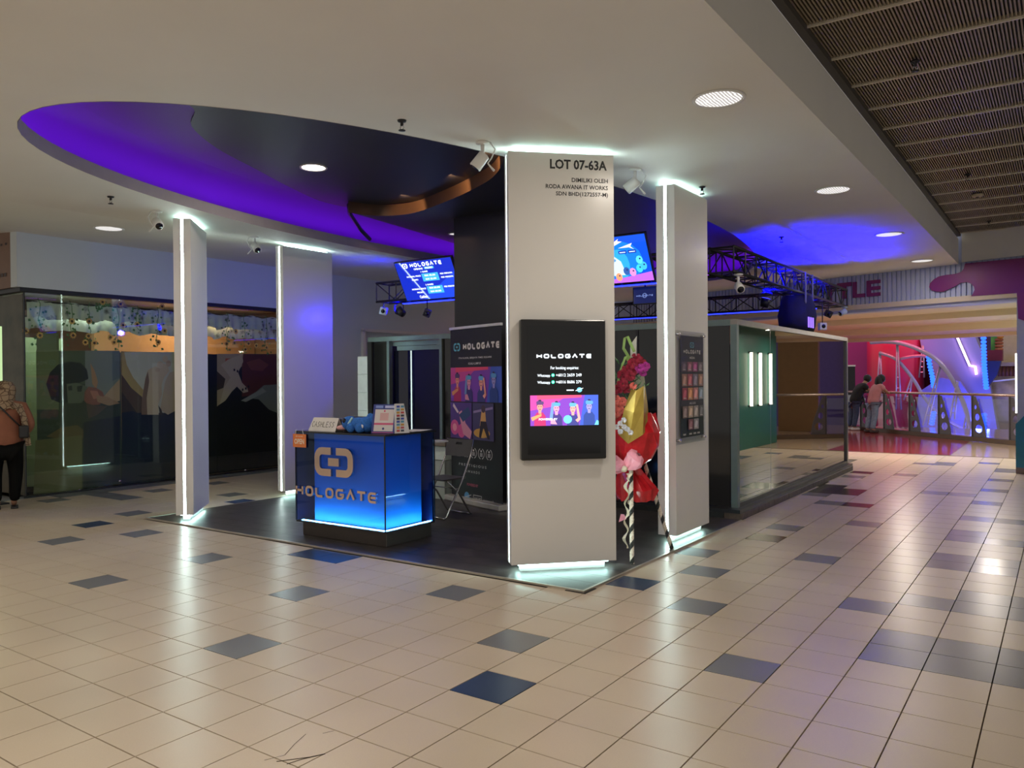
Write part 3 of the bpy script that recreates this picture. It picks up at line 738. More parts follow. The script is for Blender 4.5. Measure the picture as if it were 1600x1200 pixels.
# ================================================================ COUNTER
ct = thing('reception_counter', 'blue backlit glass reception counter with bronze sign letters', 'counter', (-5.88, 5.80, 0.012))
X0, X1, Y0, Y1 = -6.515, -5.255, 5.44, 6.155
M_cglass = glass('blue_glass', (0.42, 0.66, 1.0), 0.02, 0.03, 0.16, (0.8, 0.9, 1.0))
MB().bevbox((X0+0.06, Y0+0.035, 0.012), (X1-0.02, Y1-0.03, 0.150), 0.006).build('base', mat('base_brown', (0.055, 0.045, 0.04), 0.35, 0.3), ct, True)
MB().box((X0, Y0, 0.150), (X1, Y1, 0.166)).build('base_plate', M_black, ct, True)
MB().box((X0+0.17, Y0+0.10, 0.166), (X1-0.10, Y1-0.09, 1.055)).build('core', mat('core_blue', (0.035, 0.33, 0.68), 0.5, var=0.02), ct, True)
g = 0.006
for a, b in (((X0+g, Y0, 0.167), (X1-g, Y0+g, 1.068)), ((X1-g, Y0+g, 0.167), (X1, Y1-g, 1.068)), ):
    MB().box(a, b).build('glass_panel', M_cglass, ct, True)
for x, y in ((X0, Y0), (X1, Y0), (X1, Y1)): MB().box((x-0.005, y-0.005, 0.166), (x+0.005, y+0.005, 1.07)).build('corner_trim', M_black, ct, True)
M_navy = mat('navy_panel', (0.006, 0.010, 0.045), 0.3, var=0.02)
MB().box((X0, Y0+g, 0.167), (X0+0.012, Y1-g, 1.068)).build('side_panel', M_navy, ct, True)
MB().box((X0+0.013, Y1-0.03, 0.167), (X1-g-0.001, Y1-0.012, 1.068)).build('back_panel', M_navy, ct, True)
M_cled = glow('led_counter', (0.45, 0.90, 1.0), 75.0)
mb = MB(); mb.box((X0+0.06, Y0+0.024, 0.167), (X1-0.03, Y0+0.036, 0.171)); mb.box((X1-0.036, Y0+0.045, 0.167), (X1-0.024, Y1-0.03, 0.171)); mb.build('led_strip', M_cled, ct, True)
MB().box((X0-0.004, Y0-0.004, 1.069), (X1+0.004, Y1+0.03, 1.085)).build('worktop', mat('counter_top_black', (0.012, 0.012, 0.016), 0.15, var=0.02), ct, True)
MB().box((X0+0.25, Y1+0.03, 0.95), (X1-0.02, Y1+0.25, 0.965)).build('inner_shelf', mat('shelf_white', (0.7, 0.68, 0.64), 0.5), ct, True)
M_bronze = mat('bronze_letter', (0.78, 0.58, 0.46), 0.13, 1.0, var=0.02)
LF = frame((0, Y0, 0), (1, 0, 0), (0, -1, 0))
for k in range(3):
    mb = MB(LF); bracket_logo(mb, -6.195, 0.650, 0.545, 0.285, 0.072, 0.004, 0.030, k); mb.build('emblem_piece', M_bronze, ct, True)
for k in range(8):
    mb = MB(LF); wordmark(mb, -6.50, 0.430, 1.18, 0.105, 0.024, 0.004, 0.030, k); mb.build('sign_letter', M_bronze, ct, True)
# open sign hanging on the corner
os_ = thing('open_sign', 'small orange hanging sign reading open at the counter corner', 'sign', (-6.44, Y0-0.02, 0.92))
OF = frame((-6.44, Y0-0.012, 0.985), (1, 0, 0), (0, -1, 0))
MB(OF).bevbox((-0.10, -0.068, -0.004), (0.10, 0.068, 0.004), 0.003).build('plate', mat('orange_sign', (0.80, 0.22, 0.05), 0.5), os_, True)
mb = MB(OF); put_text(mb, 'OPEN', 0, -0.035, 0.15, 0.055, 0.0045, 0.03, 'C'); put_text(mb, 'yes we are', 0, 0.035, 0.11, 0.015, 0.0045, 0.02, 'C'); mb.build('lettering', pm('sign_cream', (0.85, 0.75, 0.6)), os_, True)
for q in (-1, 1): MB(OF).tube([(q*0.06, 0.066, 0), (q*0.05, 0.11, 0.004), (q*0.04, 0.118, -0.008)], 0.003, 5).build('cord', M_whiteplastic, os_, True)
# cashless tent card
cs = thing('tent_card', 'white folded card reading cashless on the counter', 'card', (-6.20, 5.54, 1.085))
CF2 = frame((-6.20, 5.50, 1.086), (1, 0, 0), (0, -0.93, 0.36))
MB(CF2).prism([(-0.19, 0), (0.21, 0), (0.21, 0.145), (-0.16, 0.145)], -0.002, 0.0).build('front_leaf', mat('card_white', (0.80, 0.76, 0.70), 0.6), cs, True)
mb = MB(); mb.add([(-6.39, 5.62, 1.086), (-5.99, 5.62, 1.086), (-5.99, 5.553, 1.22), (-6.36, 5.553, 1.22)], [(0, 1, 2, 3)]); mb.build('back_leaf', MATS['card_white'], cs, True)
mb = MB(CF2)
S = {'C': [[(1, .9), (.5, 1), (0, .5), (.5, 0), (1, .1)]], 'A': [[(0, 0), (.5, 1), (1, 0)], [(.2, .4), (.8, .4)]], 'S': [[(1, .9), (.5, 1), (.1, .75), (.9, .3), (.5, 0), (0, .1)]], 'H': [[(0, 0), (0, 1)], [(1, 0), (1, 1)], [(0, .5), (1, .5)]], 'L': [[(0, 1), (0, 0), (1, 0)]], 'E': [[(1, 1), (0, 1), (0, 0), (1, 0)], [(0, .5), (.8, .5)]]}
for i, ch in enumerate('CASHLESS'):
    for p in S[ch]: mb.stroke([(-0.155+i*0.042+a*0.028, 0.045+b*0.055) for a, b in p], 0.005, 0.001)
mb.build('handwriting', inkm, cs, True)
# dark box behind the card
bx = thing('receipt_printer', 'low black receipt printer behind the white card', 'printer', (-6.02, 5.84, 1.085))
mb = MB(); mb.prism([(-0.20, -0.10), (0.20, -0.10), (0.20, 0.10), (-0.20, 0.10)], 0.0, 0.11); mb.build('body', M_darkmetal, bx)
MB().add([(-0.20, -0.10, 0.11), (0.20, -0.10, 0.11), (0.17, 0.08, 0.135), (-0.17, 0.08, 0.135), (0.20, 0.10, 0.11), (-0.20, 0.10, 0.11)], [(0, 1, 2, 3), (3, 2, 4, 5), (1, 4, 2), (0, 3, 5)]).build('lid', M_black, bx)
# plush
pl = thing('plush_toy', 'blue plush animal lying on the counter, pink muzzle to the left', 'toy', (-5.735, 5.57, 1.085))
M_pb = mat('plush_blue', (0.03, 0.16, 0.55), 0.9, var=0.25, scale=60, bump=0.4)
mb = MB(); mb.ball((0.02, 0, 0.075), (0.13, 0.09, 0.075)); mb.ball((0.12, 0.0, 0.08), (0.085, 0.08, 0.08)); mb.ball((-0.12, 0, 0.085), (0.085, 0.075, 0.075)); mb.ball((-0.02, -0.08, 0.05), (0.05, 0.04, 0.05)); mb.ball((0.10, -0.075, 0.05), (0.05, 0.045, 0.05)); mb.build('body', M_pb, pl)
MB().ball((0.20, 0.01, 0.13), (0.05, 0.035, 0.055)).build('ear', M_pb, pl); MB().ball((0.12, 0.05, 0.15), (0.045, 0.03, 0.04)).build('ear', M_pb, pl)
mb = MB(); mb.ball((-0.20, -0.02, 0.04), (0.065, 0.06, 0.028)); mb.build('muzzle', mat('plush_pink', (0.80, 0.42, 0.42), 0.9), pl)
mb = MB(); mb.ball((-0.13, -0.066, 0.115), (0.022, 0.016, 0.026)); mb.build('eye', mat('plush_eye', (0.01, 0.01, 0.02), 0.2), pl)
mb = MB(); mb.tube([(-0.03, -0.095, 0.02), (-0.04, -0.09, 0.09), (-0.03, -0.05, 0.145)], 0.012, 6); mb.build('pale_stripe', mat('plush_pale', (0.45, 0.72, 0.75), 0.9), pl)
mb = MB(); mb.ball((0.135, -0.085, 0.065), (0.022, 0.01, 0.02)); mb.build('foot_pad', mat('plush_white', (0.75, 0.75, 0.78), 0.9), pl)
# payment stand (its code square left blank)
ps = thing('payment_stand', 'upright blue and white payment stand at the counter corner', 'stand', (-5.385, 5.58, 1.085))
QF = frame((-5.385, 5.55, 1.087), (0.90, 0.28, 0), (0.27, -0.90, 0.22))
MB(QF).prism([(-0.125, 0), (0.125, 0), (0.125, 0.285), (-0.125, 0.285)], -0.004, 0.0).build('front_board', pm('stand_blue', (0.03, 0.05, 0.28)), ps, True)
P = Print(QF, pm)
P.poly('stand_white', (0.78, 0.72, 0.70), rect(-0.102, 0.02, 0.102, 0.235)); P.poly('stand_pink', (0.70, 0.12, 0.25), rect(-0.102, 0.082, 0.102, 0.102)); P.poly('stand_pale', (0.74, 0.45, 0.45), rect(-0.045, 0.125, 0.045, 0.20))
P.poly('stand_head', (0.25, 0.35, 0.75), rect(-0.10, 0.248, -0.02, 0.272)); P.poly('stand_head2', (0.55, 0.6, 0.9), rect(0.0, 0.248, 0.10, 0.272)); P.poly('stand_pink', (0.70, 0.12, 0.25), ell(0, 0.218, 0.010, 0.010)); P.poly('stand_blue2', (0.05, 0.06, 0.25), ell(0, 0.045, 0.012, 0.012))
P.poly('stand_pink2', (0.6, 0.1, 0.3), rect(-0.115, 0.004, 0.11, 0.012)); P.build('print', ps)
SF = frame(QF @ Vector((0.126, 0, -0.002)), (0.35, 0.94, 0), (0.94, -0.35, 0))
MB(SF).prism([(0, 0), (0.16, 0), (0.10, 0.285), (0, 0.285)], -0.004, 0).build('side_board', pm('side_white', (0.75, 0.70, 0.68)), ps, True)
P = Print(SF, pm); cc = [(0.5, 0.06, 0.06), (0.05, 0.08, 0.4), (0.6, 0.3, 0.05), (0.05, 0.05, 0.07), (0.1, 0.3, 0.45)]
random.seed(3)
for i in range(9):
    for j in range(2): P.poly('badge%d' % ((i*2+j*3) % 5), cc[(i*2+j*3) % 5], rect(0.02+j*0.045, 0.015+i*0.029, 0.055+j*0.045, 0.035+i*0.029))
P.build('badges', ps)
pp = thing('paper_stack', 'loose white papers lying on the counter behind the payment stand', 'papers', (-5.42, 5.92, 1.085))
for i in range(4):
    MB(Matrix.Translation((0.02*i, 0.03*i, 0.0008+0.0016*i)) @ Matrix.Rotation(0.2*i-0.3, 4, 'Z')).box((-0.105, -0.148, 0), (0.105, 0.148, 0.0012)).build('sheet', mat('paper', (0.82, 0.76, 0.70), 0.6), pp)

# ================================================================ ROLL-UP BANNER
bd = Vector((0.966, -0.26, 0)); b0 = Vector((-6.656, 8.144, 0.012))
bd = Vector((0.95, -0.312, 0)).normalized()
BF = frame(b0, bd, Vector((-0.312, -0.95, 0)))
bn = thing('roll_up_banner', 'tall black roll-up banner with players beside the folding chair', 'banner', tuple(b0 + bd*0.5), math.atan2(bd.y, bd.x))
MB(BF).bevbox((-0.05, 0.0, -0.09), (1.18, 0.075, 0.09), 0.015).build('base', mat('banner_base', (0.72, 0.66, 0.6), 0.3, 0.4), bn, True)
MB(BF).prism(rect(0.0, 0.07, 1.14, 2.24), -0.003, 0.0).build('sheet', pm('banner_black', (0.014, 0.013, 0.015)), bn, True)
MB(BF).bevbox((-0.01, 2.235, -0.015), (1.15, 2.27, 0.015), 0.004).build('top_rail', mat('rail_silver', (0.75, 0.74, 0.72), 0.3, 0.5), bn, True)
MB(BF).tube([(0.49, 0.07, -0.05), (0.49, 2.24, -0.02)], 0.012, 8).build('support_pole', M_chrome, bn, True)
def bxy(u, v):
    d = ray(u, v); n = Vector((-0.312, -0.95, 0)).normalized(); p = CAMP + d*((b0-CAMP).dot(n)/d.dot(n)); q = BF.inverted() @ p; return q.x, q.y
P = Print(BF, pm)
xa, ya = bxy(712, 627); xb, yb = bxy(795, 572); players(P, 0.0, ya, 1.14, yb-ya, 4, 'b')
xa2, ya2 = bxy(712, 684); xb2, yb2 = bxy(753, 630)
P.poly('b_viol', (0.10, 0.05, 0.25), rect(0.0, ya2, 0.50, yb2)); P.poly('b_pink', (0.70, 0.10, 0.30), ell(0.10, ya2+0.14, 0.10, 0.10)); P.poly('b_pk2', (0.9, 0.35, 0.45), ell(0.10, ya2+0.14, 0.05, 0.05)); P.poly('b_pink', (0.70, 0.10, 0.30), ell(0.26, ya2+0.10, 0.09, 0.09))
P.poly('b_arm', (0.72, 0.30, 0.42), [(0.20, yb2-0.13), (0.27, yb2-0.10), (0.36, ya2+0.20), (0.50, ya2+0.10), (0.46, ya2), (0.30, ya2+0.06), (0.24, ya2+0.22)]); P.poly('b_hs', (0.04, 0.08, 0.20), [(0.20, yb2-0.16), (0.42, yb2-0.05), (0.48, yb2-0.15), (0.30, yb2-0.25)]); P.poly('b_wh', (0.75, 0.6, 0.65), [(0.08, yb2-0.01), (0.20, yb2-0.12), (0.17, yb2-0.14), (0.06, yb2-0.05)])
P.poly('b_arena', (0.07, 0.06, 0.16), rect(0.52, ya2, 0.98, yb2)); P.poly('b_gold', (0.62, 0.34, 0.08), ell(0.72, ya2+0.09, 0.18, 0.06)); P.poly('b_truss', (0.30, 0.22, 0.45), [(0.54, yb2-0.10), (0.96, yb2-0.04), (0.96, yb2-0.07), (0.54, yb2-0.13)])
P.poly('b_man', (0.70, 0.36, 0.12), [(0.68, ya2+0.18), (0.72, yb2-0.10), (0.80, yb2-0.10), (0.82, ya2+0.20)]); P.poly('b_leg', (0.03, 0.02, 0.03), [(0.66, ya2+0.04), (0.70, ya2+0.24), (0.82, ya2+0.24), (0.90, ya2+0.02), (0.85, ya2+0.02), (0.76, ya2+0.16), (0.70, ya2+0.02)]); P.poly('b_hd', (0.08, 0.05, 0.08), ell(0.76, yb2-0.07, 0.045, 0.05))
P.build('pictures', bn)
BFt = frame(b0 + Vector((-0.312, -0.95, 0))*0.0003, bd, Vector((-0.312, -0.95, 0)))
mb = MB(BFt); bracket_logo(mb, 0.075, 1.955, 0.155, 0.105, 0.022); mb.build('logo', pm('teal_ink', (0.12, 0.42, 0.55)), bn, True)
mb = MB(BFt); wordmark(mb, 0.285, 1.965, 0.83, 0.085, 0.025)
put_text(mb, '7TH FLOOR, BERJAYA TIMES SQUARE', 0.56, 1.845, 0.74, 0.028, 0, 0.01, 'C'); put_text(mb, 'KUALA LUMPUR', 0.56, 1.775, 0.28, 0.028, 0, 0.01, 'C')
zL = ya2-0.17
for i in range(5):
    cx = 0.18+i*0.17
    mb.stroke(arc(cx-0.0, zL, 0.066, PI*0.62, PI*1.42, 8), 0.010, 0.0); mb.stroke(arc(cx, zL, 0.066, PI*0.38, -PI*0.42, 8), 0.010, 0.0)
    mb.flat(rect(cx-0.015, zL+0.02, cx+0.015, zL+0.045)); 
    for q in range(3): mb.flat(rect(cx-0.03, zL-0.002-q*0.016, cx+0.03, zL+0.007-q*0.016))
put_text(mb, 'P R E S T I G I O U S', 0.49, zL-0.18, 0.62, 0.032, 0, 0.008, 'C'); put_text(mb, 'A W A R D S', 0.49, zL-0.26, 0.32, 0.032, 0, 0.008, 'C')
put_text(mb, 'VALVE', 0.60, zL-0.605, 0.14, 0.045, 0, 0.02, 'C'); mb.stroke([(0.51, zL-0.63), (0.69, zL-0.63), (0.69, zL-0.535), (0.51, zL-0.535)], 0.008, 0, None, True)
put_text(mb, 'teamspeak', 0.73, zL-0.605, 0.23, 0.045, 0, 0.01); mb.flat(ell(0.16, zL-0.57, 0.025, 0.03)); mb.flat(rect(0.12, zL-0.625, 0.20, zL-0.61))
mb.stroke([(0.26, zL-0.60), (0.46, zL-0.54)], 0.010, 0.0012)
mb.build('lettering', pm('banner_white', (0.66, 0.64, 0.62)), bn, True)
mb = MB(BFt); put_text(mb, 'POWERED BY', 0.49, zL-0.43, 0.25, 0.035, 0, 0.02, 'C'); mb.build('pink_lettering', pm('banner_pink', (0.60, 0.12, 0.18)), bn, True)
mb = MB(BFt); mb.flat(ell(0.36, zL-0.57, 0.06, 0.06, 18), 0.0006); mb.build('planet_mark', pm('banner_planet', (0.12, 0.35, 0.6)), bn, True)
# ================================================================ ARENA (glass booth)
M_tint = glass('smoked_glass', (0.03, 0.03, 0.035), 0.34, 0.015, 0.72, (0.66, 0.63, 0.60))
M_frame = mat('frame_grey', (0.20, 0.20, 0.19), 0.3, 0.7, var=0.05)
M_teal = mat('frame_teal', (0.16, 0.22, 0.215), 0.35, 0.5, var=0.06)
ab = thing('glass_booth', 'long smoked-glass booth with grey frame on a low stone plinth', 'booth', (-3.1, 8.75, 0.0))
AX0, AX1, AY0, AY1, AZ0, AZ1 = -8.89, -3.05, 8.84, 14.45, 0.115, 2.26
M_stone = mat('plinth_stone', (0.085, 0.060, 0.045), 0.55, var=0.4, scale=14, bump=0.3)
# plinth blocks along the aisle side
y = 8.70; i = 0
while y < 14.38:
    yb = min(y+0.62, 14.40)
    MB().bevbox((-3.16, y+0.002, 0.0), (-2.965, yb-0.002, 0.075), 0.004).build('plinth_block', M_stone, ab, True); y = yb
MB().box((-3.30, 8.70, 0.075), (-2.975, 14.42, 0.115)).build('plinth_cap', M_darkmetal, ab, True)
MB().box((-8.89, 8.70, 0.012), (-3.165, 8.86, 0.075)).build('front_plinth', mat('plinth_black', (0.012, 0.012, 0.012), 0.4, var=0.3, scale=30, bump=0.3), ab, True)
MB().box((-8.30, 8.71, 0.075), (-3.30, 8.86, 0.113)).build('front_cap', M_darkmetal, ab, True)
# posts and rails
for y in (AY0, AY1-0.075): MB().box((AX1-0.075, y, AZ0), (AX1, y+0.075, AZ1-0.06)).build('post', M_frame if y > 9 else M_teal, ab, True)
MB().box((AX1-0.075, AY0+0.0, AZ1-0.06), (AX1+0.001, AY1, AZ1)).build('top_rail', mat('rail_grey', (0.30, 0.28, 0.25), 0.35, 0.6), ab, True)
MB().box((AX1-0.075, AY0+0.076, AZ0), (AX1-0.002, AY1-0.076, AZ0+0.045)).build('bottom_rail', M_darkmetal, ab, True)
for ya, yb in ((AY0+0.077, 10.172), (10.180, AY1-0.077)):
    MB().box((AX1-0.040, ya, AZ0+0.046), (AX1-0.028, yb, AZ1-0.061)).build('side_pane', M_tint, ab, True)
MB().box((AX1-0.039, 10.173, AZ0+0.046), (AX1-0.027, 10.179, AZ1-0.061)).build('pane_joint', mat('joint_clear', (0.35, 0.36, 0.45), 0.2), ab, True)
# a blue led line inside the booth floor edge
M_bled = glow('led_blue', (0.01, 0.02, 1.0), 5.0)
# front wall panels
M_fpanel = mat('gloss_black_panel', (0.008, 0.008, 0.010), 0.07, var=0, spec=0.6)
xs = [-8.89+0.0, -8.46, -7.40, -6.6, -5.8, -5.05, -4.30, -3.55, -3.125]
MB().box((AX0, AY0+0.01, 2.19), (AX1-0.076, AY0+0.075, AZ1)).build('front_top_rail', M_teal, ab, True)
for k in range(3, len(xs)-1):
    MB().box((xs[k]+0.018, AY0+0.03, AZ0), (xs[k+1]-0.018, AY0+0.045, 2.189)).build('front_panel', M_fpanel, ab, True)
    MB().box((xs[k]-0.017, AY0+0.02, AZ0), (xs[k]+0.017, AY0+0.055, 2.189)).build('front_mullion', M_darkmetal, ab, True)
MB().box((-7.39, AY0+0.03, AZ0), (-6.62, AY0+0.045, 2.189)).build('front_panel', M_fpanel, ab, True)
# entrance with sliding leaf
for x in (-8.45, -7.41): MB().box((x-0.025, AY0-0.005, 0.012), (x+0.025, AY0+0.07, 2.19)).build('door_post', M_teal, ab, True)
MB().box((-8.89, AY0, 0.012), (-8.80, AY0+0.07, 2.19)).build('end_post', M_black, ab, True)
MB().box((-8.795, AY0+0.03, 0.012), (-8.48, AY0+0.045, 2.185)).build('side_light', M_fpanel, ab, True)
MB().box((-8.42, AY0+0.065, 2.115), (-7.44, AY0+0.095, 2.175)).build('door_track', M_teal, ab, True)
MB().box((-8.33, AY0+0.07, 2.045), (-7.44, AY0+0.095, 2.110)).build('door_track', M_teal, ab, True)
MB().box((-8.42, AY0+0.10, 0.03), (-7.44, AY0+0.125, 2.04)).build('door_leaf', mat('navy_gloss', (0.004, 0.005, 0.02), 0.025, var=0), ab, True)
# dark interior
M_in = mat('interior_black', (0.006, 0.006, 0.008), 0.7, var=0.2)
MB().box((-8.85, 8.95, 0.012), (-3.15, 14.40, 0.03)).build('inner_floor', M_in, ab, True)
MB().box((-8.89, 14.40, 0.0), (-3.13, 14.45, 2.2)).build('back_panel', M_in, ab, True)
MB().box((-8.89, 8.92, 0.0), (-8.84, 14.40, 2.2)).build('left_panel', M_in, ab, True)
MB().box((-8.2, 9.75, 0.0), (-3.6, 9.80, 2.1)).build('inner_screen', M_in, ab, True)

# ---- black structural pillar behind the banner
bp = thing('black_pillar', 'square black pillar rising behind the roll-up banner', 'pillar', (-6.4, 8.62, 0.012))
MB().box((-6.83, 8.45, 0.012), (-5.95, 8.83, 3.789)).build('shaft', mat('charcoal_wall', (0.016, 0.017, 0.020), 0.4, var=0.05, scale=2), bp, True)
MB().box((-6.835, 8.444, 0.012), (-5.945, 8.449, 0.10)).build('skirting', M_black, bp, True)
# ---- lower cabinet glimpsed behind chair
cb = thing('low_white_cabinet', 'low pale cabinet with brown top behind the folding chair', 'cabinet', (-6.9, 8.24, 0.012))
MB().box((-7.02, 8.10, 0.012), (-6.74, 8.40, 0.52)).build('body', mat('cab_pale', (0.45, 0.50, 0.45), 0.4), cb, True)
MB().box((-7.06, 8.07, 0.72), (-6.70, 8.42, 0.78)).build('top', mat('cab_top', (0.22, 0.18, 0.14), 0.5), cb, True)
MB().box((-7.02, 8.12, 0.53), (-6.74, 8.40, 0.71)).build('pale_box', mat('pale_box', (0.70, 0.80, 0.72), 0.25), cb, True)
# ---- white locker stack by the entrance
lk = thing('white_locker', 'narrow stack of white boxes left of the dark doorway', 'locker', (-9.02, 9.0, 0.0))
for z in range(7):
    MB().bevbox((-9.13, 8.86, 0.0+0.282*z), (-8.915, 9.25, 0.279+0.282*z), 0.006).build('box', mat('locker_white', (0.68, 0.72, 0.70), 0.35), lk, True)

# ================================================================ TRUSS
def truss(label, a, b, w_=0.29, h=0.29, bay=0.42, nm='lighting_truss'):
    a = Vector(a); b = Vector(b); L = (b-a).length; d = (b-a).normalized(); s = Vector((-d.y, d.x, 0))
    r = thing(nm, label, 'truss', tuple((a+b)/2), 0, 'black box trusses over the glass booth')
    up = Vector((0, 0, 1)); n = max(2, round(L/bay))
    cs_ = [(-1, 0), (1, 0), (1, 1), (-1, 1)]
    def P_(t, c): return a + d*t + s*(c[0]*w_/2) + up*(c[1]*h)
    for c in cs_: MB().tube([P_(0, c), P_(L, c)], 0.020, 8).build('chord', M_tr, r, True)
    k = 0
    for i in range(n+1):
        t = L*i/n; mb = MB()
        for j in range(4): mb.tube([P_(t, cs_[j]), P_(t, cs_[(j+1) % 4])], 0.010, 5)
        mb.build('brace_ring', M_tr, r, True)
    for i in range(n):
        t0, t1 = L*i/n, L*(i+1)/n
        for j in range(4):
            ca, cb_ = cs_[j], cs_[(j+1) % 4]
            if i % 2: ca, cb_ = cb_, ca
            MB().tube([P_(t0, ca), P_(t1, cb_)], 0.009, 5, False).build('diagonal', M_tr, r, True)
    return r
M_tr = mat('truss_black', (0.025, 0.025, 0.028), 0.3, 0.5, var=0.05)
TX0, TX1, TY0, TY1, TZ = -8.75, -3.30, 9.20, 14.75, 2.83
truss('black box truss over the booth aisle side, receding to the purple letters', (TX1, TY0-0.145, TZ), (TX1, TY1+0.145, TZ))
truss('black box truss over the booth front, carrying the two tilted screens', (TX0-0.145, TY0, TZ), (TX1-0.175, TY0, TZ))
truss('black box truss over the rear of the booth', (TX0-0.145, TY1, TZ), (TX1-0.175, TY1, TZ))
# ---- truss-borne fixtures
M_fix = mat('fixture_black', (0.012, 0.012, 0.014), 0.4)
def wash(label, loc, tgt, e, col, ang=1.9, nm='wash_light'):
    r = thing(nm, label, 'spotlight', tuple(loc), 0, 'blue wash lights on the trusses')
    L = Vector(loc); d = (Vector(tgt)-L).normalized()
    mb = MB(); mb.tube([L-d*0.10, L+d*0.02], [0.055, 0.075], 12); can = mb.build('can', M_fix, r, True)
    mb = MB(); mb.tube([L+d*0.021, L+d*0.026], 0.062, 12); mb.build('lens', glow('lens_blue', (0.05, 0.05, 1.0), 3.0), can, True)
    mb = MB(); mb.tube([L-Vector((0.09, 0, 0)), L+Vector((-0.09, 0, 0.09)), L+Vector((0.0, 0, 0.125)), L+Vector((0.09, 0, 0.09)), L+Vector((0.09, 0, 0))], 0.008, 5); mb.build('yoke', M_fix, r, True)
    lamp('SPOT', 'wash_lamp', tuple(L+d*0.05), e, col, 0.06, tgt, ang, 0.7)
    return r
wash('blue wash light at the middle of the aisle truss, aimed at the ceiling', (-3.445, 11.2, 2.678), (-3.2, 11.3, 3.6), 900, BLUE, 2.3)
wash('blue wash light near the far end of the aisle truss, aimed at the ceiling', (-3.445, 13.2, 2.678), (-3.2, 13.1, 3.6), 600, BLUE, 2.2)
wash('blue wash light on the front truss near the left screen, aimed left', (-8.55, 9.2, 2.68), (-9.6, 9.0, 3.4), 60, BLUE, 2.3)
wash('blue wash light on the rear truss, aimed forward', (-6.2, 14.75, 2.68), (-6.2, 11.0, 2.6), 60, BLUE, 2.2)
wash('blue wash light above the booth front, aimed at the left columns', (-7.2, 9.2, 2.68), (-8.8, 7.6, 1.3), 85, (0.03, 0.02, 1.0), 1.7)
# blue strip along the front of the front truss
mb = MB(); mb.box((-8.6, 9.33, 2.795), (-3.6, 9.36, 2.81)); st = tag(mb.build('blue_led_strip', M_bled), 'blue led strip under the front truss', 'light strip')
mb = MB(); mb.box((-8.6, 14.6, 2.795), (-3.6, 14.63, 2.81)); st = tag(mb.build('blue_led_strip', M_bled), 'blue led strip under the rear truss', 'light strip')
# hanging speaker cluster in dark cloth
sp_ = thing('hanging_cluster', 'dark cloth-wrapped equipment cluster hanging from the aisle truss', 'equipment', (-3.30, 12.2, 2.25))
mb = MB()
sec = [(0.20, 2.80), (0.24, 2.66), (0.26, 2.50), (0.255, 2.35), (0.21, 2.27), (0.0, 2.26)]
vs = []; fs = []; n = 16
for i, (rr, z) in enumerate(sec):
    for k in range(n):
        q = 1+0.10*math.sin(k*3.1+i)
        vs.append((-3.30+rr*1.0*q*math.cos(2*PI*k/n), 12.25+rr*1.5*q*math.sin(2*PI*k/n), z))
for i in range(len(sec)-1):
    for k in range(n): fs.append((i*n+k, i*n+(k+1) % n, (i+1)*n+(k+1) % n, (i+1)*n+k))
mb.add(vs, fs, True); mb.build('cloth', mat('cloth_navy', (0.012, 0.012, 0.03), 0.9, var=0.2), sp_, True)
for y in (12.05, 12.45): MB().box((-3.13, y-0.02, 2.60), (-3.115, y+0.02, 3.14)).build('strap', mat('strap_grey', (0.25, 0.25, 0.28), 0.5), sp_, True)
for q in (-0.12, 0.0, 0.12): MB().box((-3.03, 11.95+q-0.03, 2.31), (-3.02, 11.95+q+0.03, 2.46)).build('led_window', glow('led_bluepink', (0.25, 0.12, 1.0), 1.3), sp_, True)
# tracking sensor box
def sensor(label, loc, c, tilt=0.0, nm='tracking_sensor', drop=0.12, group=None):
    r = thing(nm, label, 'sensor', loc, 0, group)
    M = Matrix.Translation(Vector(loc)) @ Matrix.Rotation(tilt, 4, 'Y') @ Matrix.Rotation(0.6, 4, 'Z')
    MB(M).bevbox((-0.055, -0.045, -0.055), (0.055, 0.045, 0.055), 0.01).build('body', c, r, True)
    MB(M).tube([(0, -0.046, 0), (0, -0.052, 0)], 0.03, 12).build('lens', mat('lens_black', (0.004, 0.004, 0.006), 0.05, var=0), bpy.data.objects[r.name] and [q for q in COL.objects if q.parent == r][0], True)
    MB().tube([Vector(loc)+Vector((0, 0, 0.04)), Vector(loc)+Vector((0, 0, drop))], 0.008, 6).build('stem', M_fix, r, True)
    return r
sensor('white boxed sensor in front of the dark hanging cluster', (-3.02, 12.60, 2.36), M_whiteplastic, 0, 'tracking_sensor', 0.35)
sensor('small black tilted sensor under the front truss, below the left screen', (-7.85, 9.06, 2.60), M_fix, 0.5, 'tracking_sensor', 0.212)
sensor('small black tilted sensor near the far end of the aisle truss', (-3.155, 13.55, 2.62), M_fix, 0.5, 'tracking_sensor', 0.192)
sensor('small bluish sensor under the end of the front truss at the left', (-8.75, 9.06, 2.68), mat('sensor_pale', (0.45, 0.55, 0.75), 0.4), 0.3, 'tracking_sensor', 0.13)
def dome(label, top, d, c, nm='security_camera', group=None, arm=0.10):
    """bullet / turret camera on a short bracket below 'top', looking along d"""
    r = thing(nm, label, 'camera', tuple(top), 0, group)
    t = Vector(top); d = Vector(d).normalized()
    MB().lathe([(0.055, 0.0), (0.055, -0.012), (0.03, -0.022), (0.0, -0.022)], 14, t).build('mount', c, r, True)
    j = t+Vector((0, 0, -arm)); MB().tube([t+Vector((0, 0, -0.02)), j], 0.016, 8).build('arm', c, r, True)
    b = j+d*0.04-Vector((0, 0, 0.02))
    MB().tube([b-d*0.07, b-d*0.06, b+d*0.06, b+d*0.065], [0.03, 0.048, 0.052, 0.045], 12).build('body', c, r, True)
    MB().tube([b+d*0.0655, b+d*0.068], 0.04, 12).build('lens', mat('lens_black', (0.004, 0.004, 0.006), 0.05, var=0), [q for q in COL.objects if q.parent == r][-1], True)
    return r, b, d
